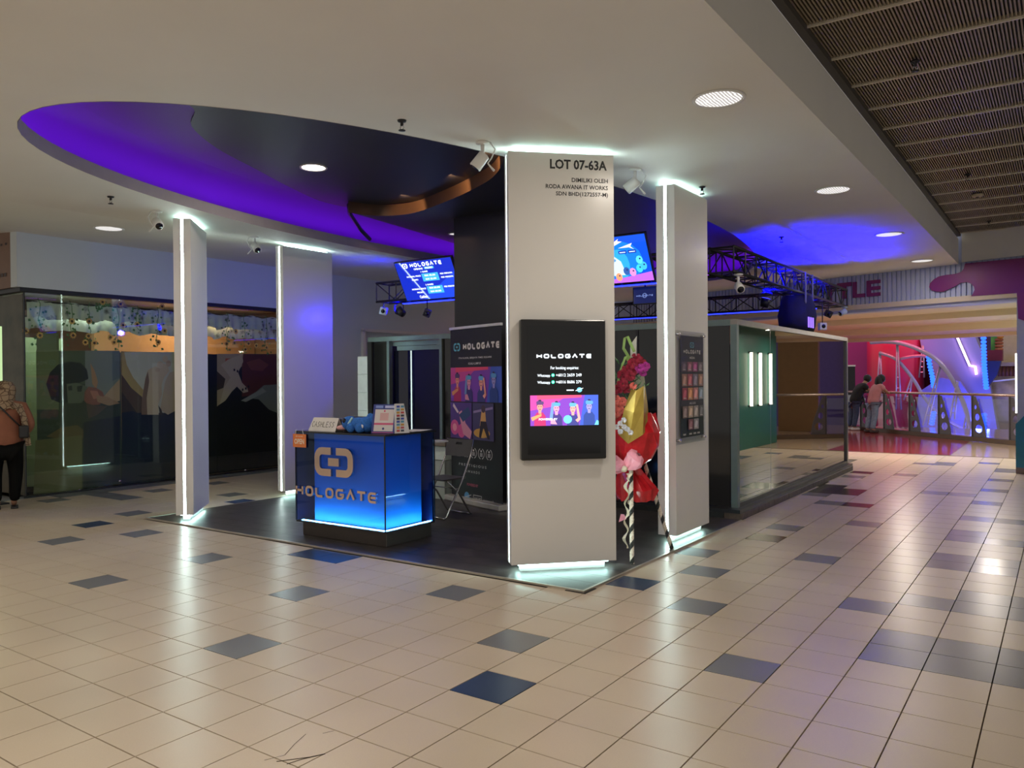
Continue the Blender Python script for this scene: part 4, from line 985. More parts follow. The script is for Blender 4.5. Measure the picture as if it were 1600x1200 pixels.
dome('white security camera at the near end of the aisle truss', (-3.15, 9.20, 2.813), (0.5, -0.7, -0.5), M_whiteplastic, 'security_camera', None, 0.12)
dome('bluish security camera at the far tip of the aisle truss', (-3.155, 14.70, 2.813), (-0.4, -0.5, -0.3), MATS['sensor_pale'], 'security_camera', None, 0.06)
for lab, top, d, loop in [('white security camera beside the leftmost column', (-8.294, 5.014, 3.5), (0.7, -0.2, -0.5), -1),
                    ('white security camera between the two left columns', (-8.75, 6.659, 3.5), (0.6, -0.1, -0.5), -1),
                    ('white security camera by the corner column, over the cove edge', (-3.824, 5.105, 3.5), (-0.5, -0.3, -0.75), 1),
                    ('white security camera between the corner and right-hand columns', (-3.202, 6.58, 3.5), (-0.6, -0.1, -0.45), 1)]:
    r, b, d = dome(lab, top, d, M_whiteplastic)
    t = Vector(top); q = Vector((AX.x, AX.y, 0)).normalized()*loop
    MB().tube([t+q*0.06, t+q*0.10+Vector((0, 0, -0.06)), t+q*0.07+Vector((0, 0, -0.13)), t+q*0.04+Vector((0, 0, -0.17)), t+q*0.09+Vector((0, 0, -0.23))], [0.006, 0.006, 0.006, 0.006, 0.011], 6).build('curved_tube', M_whiteplastic, r, True)  # loose cable of the camera

# ================================================================ TILTED SCREENS
def tilted_screen(label, cx, cy, cz, w_=1.10, h=0.625, tilt=0.48):
    r = thing('tilted_screen', label, 'screen', (cx, cy, cz), 0)
    u = Vector((1, 0, 0)); n = Vector((0, -math.cos(tilt), -math.sin(tilt)))
    F = frame((cx, cy, cz), u, n)
    MB(F).bevbox((-w_/2, -h/2, -0.05), (w_/2, h/2, 0.0), 0.008).build('housing', M_fix, r, True)
    mb = MB(); mb.tube([F @ Vector((0, 0, -0.05)), F @ Vector((0, 0, -0.05)) + Vector((0, 0.145, 0.0))], 0.03, 8); mb.build('bracket', M_fix, r, True)
    return r, F
def emit2(name, c): return emi(name, c, 1.3)
tl, F = tilted_screen('tilted screen showing opening promo prices left of the black pillar', -7.63, 8.83, 3.06)
P = Print(F @ Matrix.Translation((0, 0, 0.0008)), emit2)
P.poly('deepblue', (0.005, 0.02, 0.42), rect(-0.535, -0.298, 0.535, 0.298))
P.poly('midblue', (0.01, 0.05, 0.6), [(-0.2, -0.298), (0.535, -0.298), (0.535, 0.1)])
P.poly('cyanbox', (0.05, 0.38, 0.72), rect(-0.09, -0.02, 0.22, 0.10)); P.poly('cyanbox', (0.05, 0.38, 0.72), rect(-0.07, -0.215, 0.23, -0.10)); P.poly('cyanbox', (0.05, 0.38, 0.72), rect(0.0, 0.165, 0.18, 0.20))
P.build('picture', tl)
mb = MB(F @ Matrix.Translation((0, 0, 0.003))); bracket_logo(mb, -0.40, 0.205, 0.10, 0.075, 0.018); wordmark(mb, -0.26, 0.212, 0.62, 0.062, 0.016)
put_text(mb, 'OPENING', -0.20, 0.165, 0.17, 0.028, 0, 0.02); put_text(mb, 'PROMO', 0.02, 0.168, 0.14, 0.028, 0, 0.02)
put_text(mb, '1 GAME', -0.02, 0.118, 0.13, 0.024, 0, 0.02, 'C'); put_text(mb, 'NORMAL PRICE', -0.38, 0.06, 0.27, 0.024, 0, 0.02); put_text(mb, 'PROMO', -0.30, 0.005, 0.12, 0.024, 0, 0.02)
put_text(mb, 'RM 45.00', 0.065, 0.055, 0.2, 0.026, 0, 0.02, 'C'); put_text(mb, 'RM 35.00', 0.065, 0.0, 0.2, 0.026, 0, 0.02, 'C'); put_text(mb, 'PER PERSON', 0.26, 0.06, 0.22, 0.024, 0, 0.02); put_text(mb, 'PER PERSON', 0.26, 0.005, 0.22, 0.024, 0, 0.02)
put_text(mb, '2 GAMES', 0.0, -0.085, 0.15, 0.024, 0, 0.02, 'C'); put_text(mb, 'NORMAL PRICE', -0.36, -0.14, 0.27, 0.024, 0, 0.02); put_text(mb, 'PROMO', -0.28, -0.195, 0.12, 0.024, 0, 0.02)
put_text(mb, 'RM 80.00', 0.08, -0.14, 0.2, 0.026, 0, 0.02, 'C'); put_text(mb, 'RM 60.00', 0.08, -0.195, 0.2, 0.026, 0, 0.02, 'C'); put_text(mb, 'PER PERSON', 0.26, -0.14, 0.2, 0.024, 0, 0.02)
put_text(mb, 'Cashless', -0.26, -0.275, 0.15, 0.045, 0, 0.02); mb.build('screen_lettering', wtxt, tl, True)
tr_, F = tilted_screen('tilted screen with a bright blue undersea picture right of the corner column', -4.65, 8.83, 3.06)
P = Print(F @ Matrix.Translation((0, 0, 0.0008)), emit2)
P.poly('sea', (0.005, 0.07, 0.60), rect(-0.535, -0.298, 0.535, 0.298)); P.poly('sea2', (0.01, 0.18, 0.75), ell(0.15, -0.02, 0.30, 0.26)); P.poly('sea3', (0.03, 0.34, 0.85), ell(0.12, -0.06, 0.14, 0.20))
P.poly('seabed', (0.45, 0.12, 0.75), [(-0.535, -0.298), (0.535, -0.298), (0.535, -0.18), (0.1, -0.24), (-0.535, -0.26)])
P.poly('iceberg', (0.55, 0.75, 0.95), [(-0.10, -0.20), (-0.06, -0.02), (0.05, 0.07), (0.15, -0.02), (0.19, -0.20)]); P.poly('rockface', (0.10, 0.28, 0.6), ell(0.04, 0.0, 0.05, 0.022))
P.poly('bolt', (0.85, 0.75, 0.85), [(0.05, 0.20), (0.18, 0.27), (0.16, 0.24), (0.22, 0.23), (0.09, 0.18), (0.12, 0.205)]); P.poly('bolt', (0.85, 0.75, 0.85), [(0.15, 0.15), (0.35, 0.20), (0.32, 0.16), (0.36, 0.12), (0.30, 0.15)])
for x, y, c, nm in [(0.08, -0.22, (0.85, 0.30, 0.15), 'coral_red'), (-0.05, -0.20, (0.10, 0.75, 0.35), 'coral_green'), (0.28, -0.17, (0.85, 0.25, 0.55), 'coral_pink'), (0.38, -0.13, (0.05, 0.55, 0.85), 'coral_teal'), (0.44, -0.10, (0.05, 0.45, 0.75), 'coral_teal2'), (0.20, -0.15, (0.03, 0.10, 0.35), 'coral_navy'), (0.40, -0.02, (0.10, 0.60, 0.85), 'coral_sky')]:
    P.poly(nm, c, ell(x, y, 0.045, 0.055, 9)); P.poly('dark_eye', (0.02, 0.03, 0.15), ell(x+0.01, y+0.015, 0.012, 0.012, 8))
for x in (0.20, 0.33): P.poly('badge_navy', (0.01, 0.03, 0.35), rect(x-0.055, 0.075, x+0.055, 0.115)); P.poly('badge_ink', (0.6, 0.75, 0.95), rect(x-0.04, 0.088, x+0.04, 0.10))
P.build('picture', tr_)
mo = thing('hung_monitor', 'small dark monitor hung under the tilted undersea screen', 'monitor', (-4.43, 9.34, 2.545))
F = frame((-4.43, 9.36, 2.66), (1, 0, 0), (0, -1, 0))
MB(F).bevbox((-0.17, -0.115, -0.03), (0.17, 0.115, 0), 0.006).build('housing', M_fix, mo, True)
MB(F).prism(rect(-0.155, -0.10, 0.155, 0.10), 0.0, 0.001).build('display', emi('navydim', (0.003, 0.008, 0.07), 1.0), mo, True)
mb = MB(F @ Matrix.Translation((0, 0, 0.0015))); wordmark(mb, -0.12, -0.012, 0.24, 0.02, 0.005); mb.stroke(ell(0, 0.0, 0.028, 0.028, 12), 0.006, 0, None, True); mb.build('screen_lettering', emi('dimtext', (0.25, 0.35, 0.8), 0.8), mo, True)
MB(F).tube([(0, 0.115, -0.015), (0, 0.155, -0.015)], 0.012, 6).build('stem', M_fix, mo, True)

# ================================================================ CEILING FIXTURES
def downlight(label, x, y, z, r=0.155, e=1.6, warm=False, down=True):
    t = thing('downlight', label, 'downlight', (x, y, z), 0, 'round recessed downlights')
    mb = MB(); mb.lathe([(r+0.025, 0.0), (r+0.022, -0.010), (r, -0.006), (r, 0.0)], 28); mb.build('trim_ring', M_whiteplastic, t)
    mb = MB(); mb.lathe([(r, -0.004), (r*0.97, 0.010), (0, 0.012)], 28)
    mb.build('diffuser', glow('lamp_bright', (1, 0.88, 0.72), 7.0) if warm else ring_m, t)
    return t
def ring_mat():
    m = bpy.data.materials.new('prism_diffuser'); m.use_nodes = True; nt = m.node_tree; b = nt.nodes['Principled BSDF']
    tc = nt.nodes.new('ShaderNodeTexCoord'); w1 = nt.nodes.new('ShaderNodeTexWave'); w1.inputs['Scale'].default_value = 14; w1.inputs['Distortion'].default_value = 3
    nt.links.new(tc.outputs['Object'], w1.inputs['Vector'])
    r = nt.nodes.new('ShaderNodeValToRGB'); r.color_ramp.elements[0].color = (0.28, 0.25, 0.24, 1); r.color_ramp.elements[1].color = (1.0, 0.98, 0.95, 1)
    nt.links.new(w1.outputs['Fac'], r.inputs['Fac']); nt.links.new(r.outputs['Color'], b.inputs['Emission Color']); b.inputs['Emission Strength'].default_value = 0.95
    b.inputs['Base Color'].default_value = (0.3, 0.3, 0.3, 1)
    return m
ring_m = ring_mat()
downlight('nearest recessed downlight in the white ceiling at the right', -1.93, 5.26, 3.498)
downlight('second downlight along the right-hand ceiling edge', -1.93, 8.52, 3.498)
downlight('third downlight along the right-hand ceiling edge', -1.93, 11.63, 3.498)
downlight('farthest downlight along the right-hand ceiling edge', -1.93, 14.64, 3.498)
downlight('downlight in the sloped ceiling near the shop at the left', -9.98, 5.38, 3.558)
downlight('lit warm downlight in the dark field of the cove', -6.74, 5.91, 3.932, 0.125, warm=True)
lamp('AREA', 'cove_lamp', (-6.74, 5.91, 3.92), 18, WARM, 0.22, (-6.74, 5.91, 0))
downlight('small downlight in the dark slab beside the black pillar', -7.52, 9.31, 3.787, 0.07)
# uplights on the bronze step
for i, (x, y) in enumerate([(-6.95, 7.60), (-5.85, 7.20), (-4.98, 6.70)]):
    lamp('SPOT', 'step_lamp', (x+0.12, y-0.18, 3.92), 16.0, (1.0, 0.55, 0.25), 0.02, (x, y+0.1, 3.80), 1.6, 0.6)
def sprinkler(label, x, y, z):
    t = thing('sprinkler', label, 'sprinkler', (x, y, z), 0, 'ceiling sprinklers')
    MB().lathe([(0.035, 0.0), (0.03, -0.012), (0.012, -0.016), (0.012, -0.04), (0.0, -0.04)], 12).build('rose', M_darkmetal, t)
    mb = MB(); mb.tube([(0.012, 0, -0.04), (0.018, 0, -0.055), (0.006, 0, -0.072)], 0.004, 5); mb.tube([(-0.012, 0, -0.04), (-0.018, 0, -0.055), (-0.006, 0, -0.072)], 0.004, 5); mb.build('yoke', M_chrome, t)
    MB().lathe([(0.026, -0.072), (0.026, -0.077), (0.0, -0.078)], 12).build('deflector', M_darkmetal, t)
sprinkler('sprinkler head in front of the cove above the counter', -3.978, 4.328, 3.5)
sprinkler('sprinkler head left of the cove near the leftmost column', -8.007, 4.339, 3.5)
sprinkler('sprinkler head above the right-hand column', -2.96, 7.589, 3.5)
sprinkler('sprinkler head in the blue-lit ceiling patch', -3.151, 10.95, 3.5)
for u, v, lb in [(1430, 95, 'nearest'), (1512, 272, 'second'), (1545, 345, 'farthest')]:
    p = at_z(u, v, 3.99); sprinkler(lb+' sprinkler head in the slatted metal ceiling', p.x, p.y, 3.988)
p = at_z(1527, 304, 3.985); t = thing('smoke_detector', 'pale round smoke detector on the slatted metal ceiling', 'detector', (p.x, p.y, 3.988))
MB().lathe([(0.07, 0), (0.07, -0.02), (0.05, -0.035), (0, -0.037)], 18).build('body', mat('detector_cream', (0.5, 0.42, 0.3), 0.5), t); MB().lathe([(0.02, -0.037), (0.018, -0.045), (0, -0.045)], 10).build('sensor_dome', M_darkmetal, t)
# ================================================================ FOLDING CHAIR
M_chairb = mat('chair_black', (0.07, 0.065, 0.066), 0.45)
M_tubem = mat('chair_tube', (0.55, 0.54, 0.53), 0.25, 0.9)
ch = thing('folding_chair', 'black folding chair with bare metal tube legs beside the counter', 'chair', (-5.93, 7.12, 0.012), PI-0.1)
# local: +y is the sitter's forward
wv = 0.20
MB().bevbox((-0.19, -0.17, 0.435), (0.19, 0.20, 0.455), 0.008).build('seat', M_chairb, ch)
Fb = frame((0, -0.245, 0.78), (1, 0, 0), (0, -0.97, -0.22))
vs, fs = outline_mesh([[(-0.20, -0.10), (0.20, -0.10), (0.215, 0.10), (-0.215, 0.10)], [(0.055+0.0, 0.035), (0.045, 0.065), (-0.045, 0.065), (-0.055, 0.035)]], 0.012, -0.006)
MB(Fb).add(vs, fs).build('backrest', M_chairb, ch)
for s in (-1, 1):
    MB().tube([(s*0.205, -0.275, 0.885), (s*0.205, -0.235, 0.70), (s*0.205, -0.10, 0.44), (s*0.205, 0.17, 0.03), (s*0.20, 0.20, 0.012)], 0.011, 8).build('front_leg', M_tubem, ch)
    MB().tube([(s*0.185, 0.14, 0.43), (s*0.185, -0.05, 0.28), (s*0.185, -0.23, 0.03), (s*0.18, -0.26, 0.012)], 0.011, 8).build('rear_leg', M_tubem, ch)
MB().tube([(-0.20, 0.20, 0.012), (0.20, 0.20, 0.012)], 0.011, 8).build('front_foot_bar', M_tubem, ch)
MB().tube([(-0.18, -0.26, 0.012), (0.18, -0.26, 0.012)], 0.011, 8).build('rear_foot_bar', M_tubem, ch)
MB().tube([(-0.20, -0.02, 0.33), (0.20, -0.02, 0.33)], 0.007, 6).build('stretcher', M_tubem, ch)

# ================================================================ FLOWER STAND
fsn = thing('flower_stand', 'congratulatory flower stand on striped tripod legs, red wrap and gold paper', 'flower stand', (-3.23, 6.51, 0.012))
FR = Vector((AX.x, AX.y, 0)).normalized(); FN = Vector((-AZ.x, -AZ.y, 0)).normalized(); FC = Vector((-3.23, 6.51, 0.0))
FM = Matrix((FR, FN, Vector((0, 0, 1)))).transposed().to_4x4(); FM.translation = FC      # x image right, y to the viewer, z up
FM3 = frame(FC, FR, FN)
def stripe_leg(a, b, nm='leg'):
    a = Vector(a); b = Vector(b); mb = MB(); n = 60; k = 10; d = b-a; t = d.normalized(); u = t.cross(Vector((0, 1, 0))).normalized(); w2 = t.cross(u)
    vs = []; 
    for i in range(n+1):
        for j in range(k):
            an = 2*PI*(j/k)+i*0.85; vs.append(a+d*(i/n)+(u*math.cos(an)+w2*math.sin(an))*0.020)
    for i in range(n):
        for j in range(k):
            mb.m = 0 if j < 4 else 1
            mb.add([vs[i*k+j], vs[i*k+(j+1) % k], vs[(i+1)*k+(j+1) % k], vs[(i+1)*k+j]], [(0, 1, 2, 3)])
    mb.build(nm, [mat('leg_dark', (0.02, 0.022, 0.02), 0.4), mat('leg_pale', (0.70, 0.62, 0.52), 0.4)], fsn, True)
apex = FC+Vector((0, 0, 1.15))
for fx in ((-3.03, 6.12), (-2.995, 6.875), (-3.66, 6.54)):
    f3 = Vector((fx[0], fx[1], 0.014)); top = FC+Vector((0, 0, 1.1))+(f3-FC)*0.10; stripe_leg(f3, top)
random.seed(11)
def crumple(prof, n, c, amp, seed, squash=0.75):
    rnd = random.Random(seed); vs = []; fs = []
    for i, (rr, z, dx) in enumerate(prof):
        for k in range(n):
            q = 1+amp*(rnd.random()-0.5)*2; an = 2*PI*k/n
            vs.append((c[0]+dx+rr*q*math.cos(an), c[1]+rr*q*squash*math.sin(an), z+(0.03*(rnd.random()-0.5))))
    for i in range(len(prof)-1):
        for k in range(n): fs.append((i*n+k, i*n+(k+1) % n, (i+1)*n+(k+1) % n, (i+1)*n+k))
    return vs, fs
M_red = mat('red_cellophane', (0.55, 0.012, 0.02), 0.15, var=0.25, scale=12, spec=0.6)
vs, fs = crumple([(0.16, 0.50, 0.05), (0.19, 0.60, 0.05), (0.13, 0.74, 0.0), (0.10, 0.80, -0.02), (0.17, 0.88, 0.0), (0.22, 1.0, 0.02), (0.235, 1.12, 0.02), (0.18, 1.28, 0.03)], 22, (0, 0, 0), 0.13, 4)
MB(FM).add(vs, fs).build('red_wrap', M_red, fsn, True)
M_gold = mat('gold_paper', (0.48, 0.31, 0.06), 0.28, 0.45, var=0.25, scale=6)
def sheet(pts, mt, nm, th=0.004):
    mb = MB(FM); mb.add([(x, y, z) for x, y, z in pts], [list(range(len(pts)))] if len(pts) < 5 else [(0, 1, 2, 3), (0, 3, 4, 5)] if len(pts) == 6 else [list(range(len(pts)))])
    return mb.build(nm, mt, fsn, True)
mb = MB(FM)
gp = [[(-0.13, 0.14, 1.10), (-0.05, 0.19, 1.02), (0.08, 0.20, 1.10), (0.15, 0.12, 1.17)], [(-0.08, 0.16, 1.32), (0.0, 0.20, 1.30), (0.09, 0.19, 1.33), (0.14, 0.10, 1.36)], [(-0.01, 0.12, 1.50), (0.03, 0.15, 1.49), (0.10, 0.15, 1.53), (0.12, 0.06, 1.55)]]
mb.add([p for r in gp for p in r], [(r*4+k, r*4+k+1, (r+1)*4+k+1, (r+1)*4+k) for r in range(2) for k in range(3)]); mb.build('gold_paper', M_gold, fsn, True)
mb = MB(FM); mb.add([(0.03, 0.0, 1.60), (0.12, 0.02, 1.66), (0.145, 0.03, 1.40), (0.15, 0.05, 1.20), (0.08, 0.0, 1.25)], [(0, 1, 2, 3, 4)]); mb.build('clear_wrap', mat('pale_wrap', (0.55, 0.58, 0.42), 0.2, var=0.2), fsn, True)
rb_ = random.Random(9)
for q in (-1, 1):
    vs, fs = crumple([(0.02, 0.0, 0), (0.06, 0.05, 0), (0.085, 0.11, 0), (0.075, 0.15, 0), (0.03, 0.17, 0)], 12, (0, 0, 0), 0.28, 20+q, 0.6)
    MB(FM @ Matrix.Translation((-0.07, 0.19, 0.80)) @ Matrix.Rotation(q*1.0-0.25, 4, 'Y')).add(vs, fs).build('pink_bow', mat('pink_ribbon', (0.80, 0.30, 0.38), 0.3, var=0.2), fsn, True)
MB(FM).ball((-0.09, 0.21, 0.80), (0.03, 0.02, 0.03)).build('bow_knot', mat('cream_ribbon', (0.75, 0.66, 0.50), 0.35), fsn, True)
for ph, x0, L in ((0.0, -0.06, 0.66), (1.8, -0.04, 0.44)):
    mb = MB(FM); n = 30; vs = []
    for i in range(n+1):
        z = 0.76-L*i/n; x = x0+0.018*math.sin(i*0.9+ph)-0.02*i/n+(0.03 if ph else 0)*i/n; w_ = 0.010*math.cos(i*0.6+ph)
        vs += [(x-abs(w_)-0.003, 0.20+w_, z), (x+abs(w_)+0.003, 0.20-w_, z)]
    mb.add(vs, [(2*i, 2*i+1, 2*i+3, 2*i+2) for i in range(n)]); mb.build('ribbon_tail', MATS['cream_ribbon'], fsn, True)
def blossom(c, r, mt, nm='carnation', seed=0):
    rnd = random.Random(seed); mb = MB(FM)
    for ring, (rr, zz, n) in enumerate(((1.0, 0.0, 9), (0.75, 0.25, 8), (0.45, 0.45, 6))):
        for k in range(n):
            an = 2*PI*k/n+rnd.random(); dx, dy = math.cos(an), math.sin(an); q = r*rr; tx, ty = -dy, dx
            mb.add([(c[0]+dx*q*0.1, c[1]+zz*r*0.5, c[2]+dy*q*0.1), (c[0]+dx*q*0.8+tx*q*0.38, c[1]+zz*r+0.25*r*rnd.random(), c[2]+dy*q*0.8+ty*q*0.38), (c[0]+dx*q, c[1]+zz*r*1.1+0.2*r, c[2]+dy*q), (c[0]+dx*q*0.8-tx*q*0.38, c[1]+zz*r+0.25*r*rnd.random(), c[2]+dy*q*0.8-ty*q*0.38)], [(0, 1, 2, 3)])
    return mb.build(nm, mt, fsn, True)
M_carn = mat('carnation_red', (0.30, 0.008, 0.03), 0.7, var=0.35, scale=40); M_mag = mat('carnation_magenta', (0.42, 0.03, 0.25), 0.7, var=0.3, scale=40); M_coral = mat('rose_coral', (0.75, 0.16, 0.12), 0.6, var=0.25, scale=40); M_daisy = mat('daisy_white', (0.75, 0.72, 0.74), 0.6)
k = 0
for x, z, r, m_ in [(0.035, 1.77, 0.055, M_carn), (0.0, 1.73, 0.05, M_carn), (0.075, 1.74, 0.055, M_carn), (0.055, 1.69, 0.05, M_mag), (0.115, 1.70, 0.045, M_mag), (0.10, 1.65, 0.04, M_mag), (-0.045, 1.67, 0.055, M_carn), (-0.02, 1.62, 0.05, M_carn), (-0.085, 1.63, 0.05, M_carn), (0.015, 1.66, 0.04, M_carn), (-0.09, 1.55, 0.055, M_carn), (-0.05, 1.51, 0.05, M_carn), (-0.13, 1.50, 0.05, M_carn), (0.005, 1.53, 0.035, M_coral), (-0.12, 1.35, 0.05, M_coral), (-0.09, 1.39, 0.045, M_coral), (-0.15, 1.41, 0.045, M_coral), (-0.14, 1.29, 0.045, M_coral), (-0.10, 1.31, 0.04, M_coral)]:
    k += 1; blossom((x, 0.10+0.02*(k % 3), z), r, m_, 'carnation', k)
for x, z in ((-0.12, 1.20), (-0.09, 1.23), (-0.085, 1.17), (-0.12, 1.13), (-0.06, 1.15), (-0.03, 1.12), (-0.15, 1.17)):
    k += 1; blossom((x, 0.20, z), 0.026, M_daisy, 'daisy', k)
mb = MB(FM); random.seed(5)
for i in range(90):
    x = random.uniform(-0.14, 0.12); z = random.uniform(1.10, 1.72); a = random.uniform(-1.3, 1.3); L = random.uniform(0.06, 0.13); w_ = 0.010
    if x > 0.03 and z < 1.5: continue
    dx, dz = math.sin(a)*L, math.cos(a)*L; y = random.uniform(0.02, 0.11)
    mb.add([(x, y, z), (x+dx*0.5+w_, y+0.02, z+dz*0.5), (x+dx, y, z+dz), (x+dx*0.5-w_, y+0.02, z+dz*0.5)], [(0, 1, 2, 3)])
fo = mb.build('foliage', mat('leaf_green', (0.05, 0.14, 0.045), 0.5, var=0.4, scale=20), fsn, True); fo['kind'] = 'stuff'
M_lime = mat('leaf_lime', (0.30, 0.42, 0.12), 0.4, var=0.2)
for pts in ([(0.02, 0.05, 1.72), (-0.07, 0.08, 1.86), (-0.055, 0.06, 1.96), (-0.03, 0.05, 1.97), (0.03, 0.06, 1.83)], [(-0.14, 0.08, 1.48), (-0.10, 0.09, 1.66), (-0.05, 0.07, 1.79), (-0.015, 0.06, 1.74), (0.01, 0.07, 1.66)]):
    mb = MB(FM); n = len(pts); vs = []
    for i, p in enumerate(pts): vs += [(p[0]-0.012, p[1], p[2]), (p[0]+0.010, p[1]+0.015, p[2]+0.01)]
    mb.add(vs, [(2*i, 2*i+1, 2*i+3, 2*i+2) for i in range(n-1)]); mb.build('looped_leaf', M_lime, fsn, True)
MB(FM).add([(0.0, 0.02, 1.78), (0.055, 0.02, 1.80), (0.06, 0.02, 1.98), (0.0, 0.02, 1.90)], [(0, 1, 2, 3)]).build('gift_card', mat('card_cream', (0.62, 0.60, 0.55), 0.6), fsn, True)
MB(FM).add([(-0.12, 0.19, 0.40), (-0.09, 0.20, 0.40), (-0.07, 0.20, 0.36), (-0.14, 0.20, 0.33)], [(0, 1, 2, 3)]).build('paper_scrap', MATS['pink_ribbon'], fsn, True)

# ================================================================ SHOP AT THE LEFT
GX = -11.90
M_sg = glass('shop_glass', (0.90, 0.96, 0.92), 0.03, 0.015, 0.14)
wn = struct(MB().box((GX-0.05, 5.15, 0.0), (GX+0.05, 10.1, 0.02)).build('window_1', M_darkmetal)); wn['label'] = 'frameless glass shopfront under the pale bulkhead'
def yu(u): return at_x(u, 600, GX).y
ys = [5.20, yu(188), yu(274), yu(338), 10.08]
for a, b in zip(ys, ys[1:]):
    MB().box((GX-0.006, a+0.004, 0.02), (GX+0.006, b-0.004, 2.868)).build('pane', M_sg, wn)
MB().box((-20.0, 5.19, 0.02), (GX-0.012, 5.202, 2.868)).build('pane', glass('shop_glass_side', (0.85, 0.88, 0.84), 0.01, 0.015, 0.05), wn)
MB().box((GX-0.02, yu(274.5), 0.02), (GX+0.012, yu(279.5), 2.45)).build('mullion', M_black, wn)
MB().box((GX-0.012, 5.195, 0.02), (GX+0.012, 5.21, 2.868)).build('corner_joint', M_black, wn)
for u, v in ((124, 766), (187, 752), (383, 735)):
    p = at_x(u, v, GX+0.008); MB().tube([p, p+Vector((0.012, 0, 0))], 0.02, 10).build('patch_bolt', M_chrome, wn)
# interior
M_or = mat('orange_wall', (0.22, 0.11, 0.055), 0.6, var=0.1, scale=2)
si = struct(MB().box((-15.6, 5.1, -0.02), (-12.0, 10.2, 0.0)).build('floor_shop', mat('shop_floor', (0.10, 0.09, 0.07), 0.4))); si['label'] = 'dark floor inside the massage shop'
MB().box((-15.6, 5.1, 0.0), (-15.5, 10.2, 2.95)).build('rear_wall', M_or, si); MB().box((-15.5, 10.12, 0.0), (-12.0, 10.2, 2.95)).build('end_wall', M_or, si)
MB().box((-15.6, 5.24, 2.94), (-12.0, 10.2, 3.0)).build('shop_ceiling', M_wall, si)
MB().box((-13.4, 6.9, 0.0), (-13.3, 10.1, 2.62)).build('partition', mat('partition_orange', (0.46, 0.22, 0.09), 0.6), si)
MB().box((-13.2, 5.35, 0.0), (-13.1, 6.30, 2.30)).build('green_screen', mat('olive_panel', (0.22, 0.25, 0.12), 0.5), si)
MB().box((-20.0, 5.27, 0.0), (-12.1, 5.29, 2.86)).build('brown_screen', mat('brown_screen', (0.13, 0.075, 0.045), 0.5, var=0.5, scale=3), si)
lamp('AREA', 'shop_lamp', (-12.6, 8.4, 2.92), 30, (1.0, 0.75, 0.5), 0.5, (-13.0, 8.2, 0)); lamp('AREA', 'shop_lamp', (-12.5, 6.2, 2.92), 18, (0.8, 1.0, 0.95), 0.4, (-12.7, 6.2, 0))
# posters behind the glass
PX = GX-0.05
def sxy(u, v): p = at_x(u, v, PX); return p.y, p.z
SFm = frame((PX, 0, 0), (0, 1, 0), (1, 0, 0))
def spoly(P, nm, c, pts): P.poly('p_'+nm, tuple(min(0.85, q*1.2) for q in c), [sxy(u, v) for u, v in pts])
def poster(label, u0, u1, vtop, base):
    y0, zt = sxy(u0, vtop); y1, _ = sxy(u1, vtop)
    t = thing('wall_poster', label, 'poster', (PX, (y0+y1)/2, 0.03), PI/2)
    MB(SFm).prism(rect(y0, 0.03, y1, zt), -0.012, 0.0).build('board', pm('board_'+str(u0), base), t, True)
    return t, Print(SFm, pm, 0.0004)
t, P = poster('dark green poster of a resting head and hand with flower, behind the shop glass', 57, 188.6, 548, (0.045, 0.055, 0.03))
spoly(P, 'olive', (0.14, 0.15, 0.06), [(57, 520), (92, 520), (92, 640), (57, 640)][::-1]); spoly(P, 'olive2', (0.07, 0.09, 0.045), [(92, 548), (133, 548), (133, 600), (92, 600)])
spoly(P, 'grey', (0.19, 0.19, 0.15), [(133, 548), (187, 548), (187, 600), (165, 618), (133, 618)]); spoly(P, 'grey2', (0.13, 0.14, 0.13), [(175, 549), (187, 549), (187, 590), (175, 596)])
spoly(P, 'hair', (0.006, 0.010, 0.008), [(72, 600), (78, 582), (90, 570), (108, 565), (126, 567), (136, 578), (138, 592), (120, 600), (112, 622), (100, 632), (80, 624)])
spoly(P, 'face', (0.12, 0.13, 0.085), [(104, 600), (120, 598), (136, 604), (138, 618), (126, 630), (106, 630)]); spoly(P, 'facedark', (0.02, 0.025, 0.018), [(106, 604), (112, 602), (113, 610), (107, 610)]); spoly(P, 'facedark', (0.02, 0.025, 0.018), [(120, 604), (129, 602), (127, 612), (121, 612)])
spoly(P, 'petal', (0.42, 0.20, 0.07), [(141, 567), (148, 580), (153, 597), (150, 608), (144, 600)]); spoly(P, 'flower', (0.24, 0.075, 0.04), [(132, 612), (138, 604), (150, 606), (160, 612), (163, 620), (156, 632), (140, 634), (131, 626)]); spoly(P, 'flower2', (0.42, 0.15, 0.08), [(140, 610), (152, 611), (156, 620), (146, 624)])
spoly(P, 'arm', (0.42, 0.25, 0.13), [(160, 622), (172, 608), (187, 592), (187, 626), (176, 630), (166, 630)]); spoly(P, 'finger', (0.34, 0.18, 0.09), [(150, 618), (168, 620), (187, 630), (170, 634), (152, 628)])
spoly(P, 'torso', (0.10, 0.06, 0.035), [(134, 630), (150, 634), (168, 634), (152, 648), (138, 654)]); spoly(P, 'wood', (0.13, 0.085, 0.03), [(95, 668), (120, 664), (135, 676), (130, 684), (90, 686), (72, 682)])
spoly(P, 'reflected_yellow', (0.15, 0.13, 0.05), [(55, 688), (128, 680), (128, 765), (52, 772)]); spoly(P, 'night', (0.015, 0.018, 0.022), [(130, 660), (187, 650), (187, 752), (130, 762)]); P.build('print', t)  # yellow-green patch is a glass reflection painted into the print
t, P = poster('poster of two bare feet lit warmly, behind the shop glass', 189.5, 273.5, 549, (0.012, 0.014, 0.018))
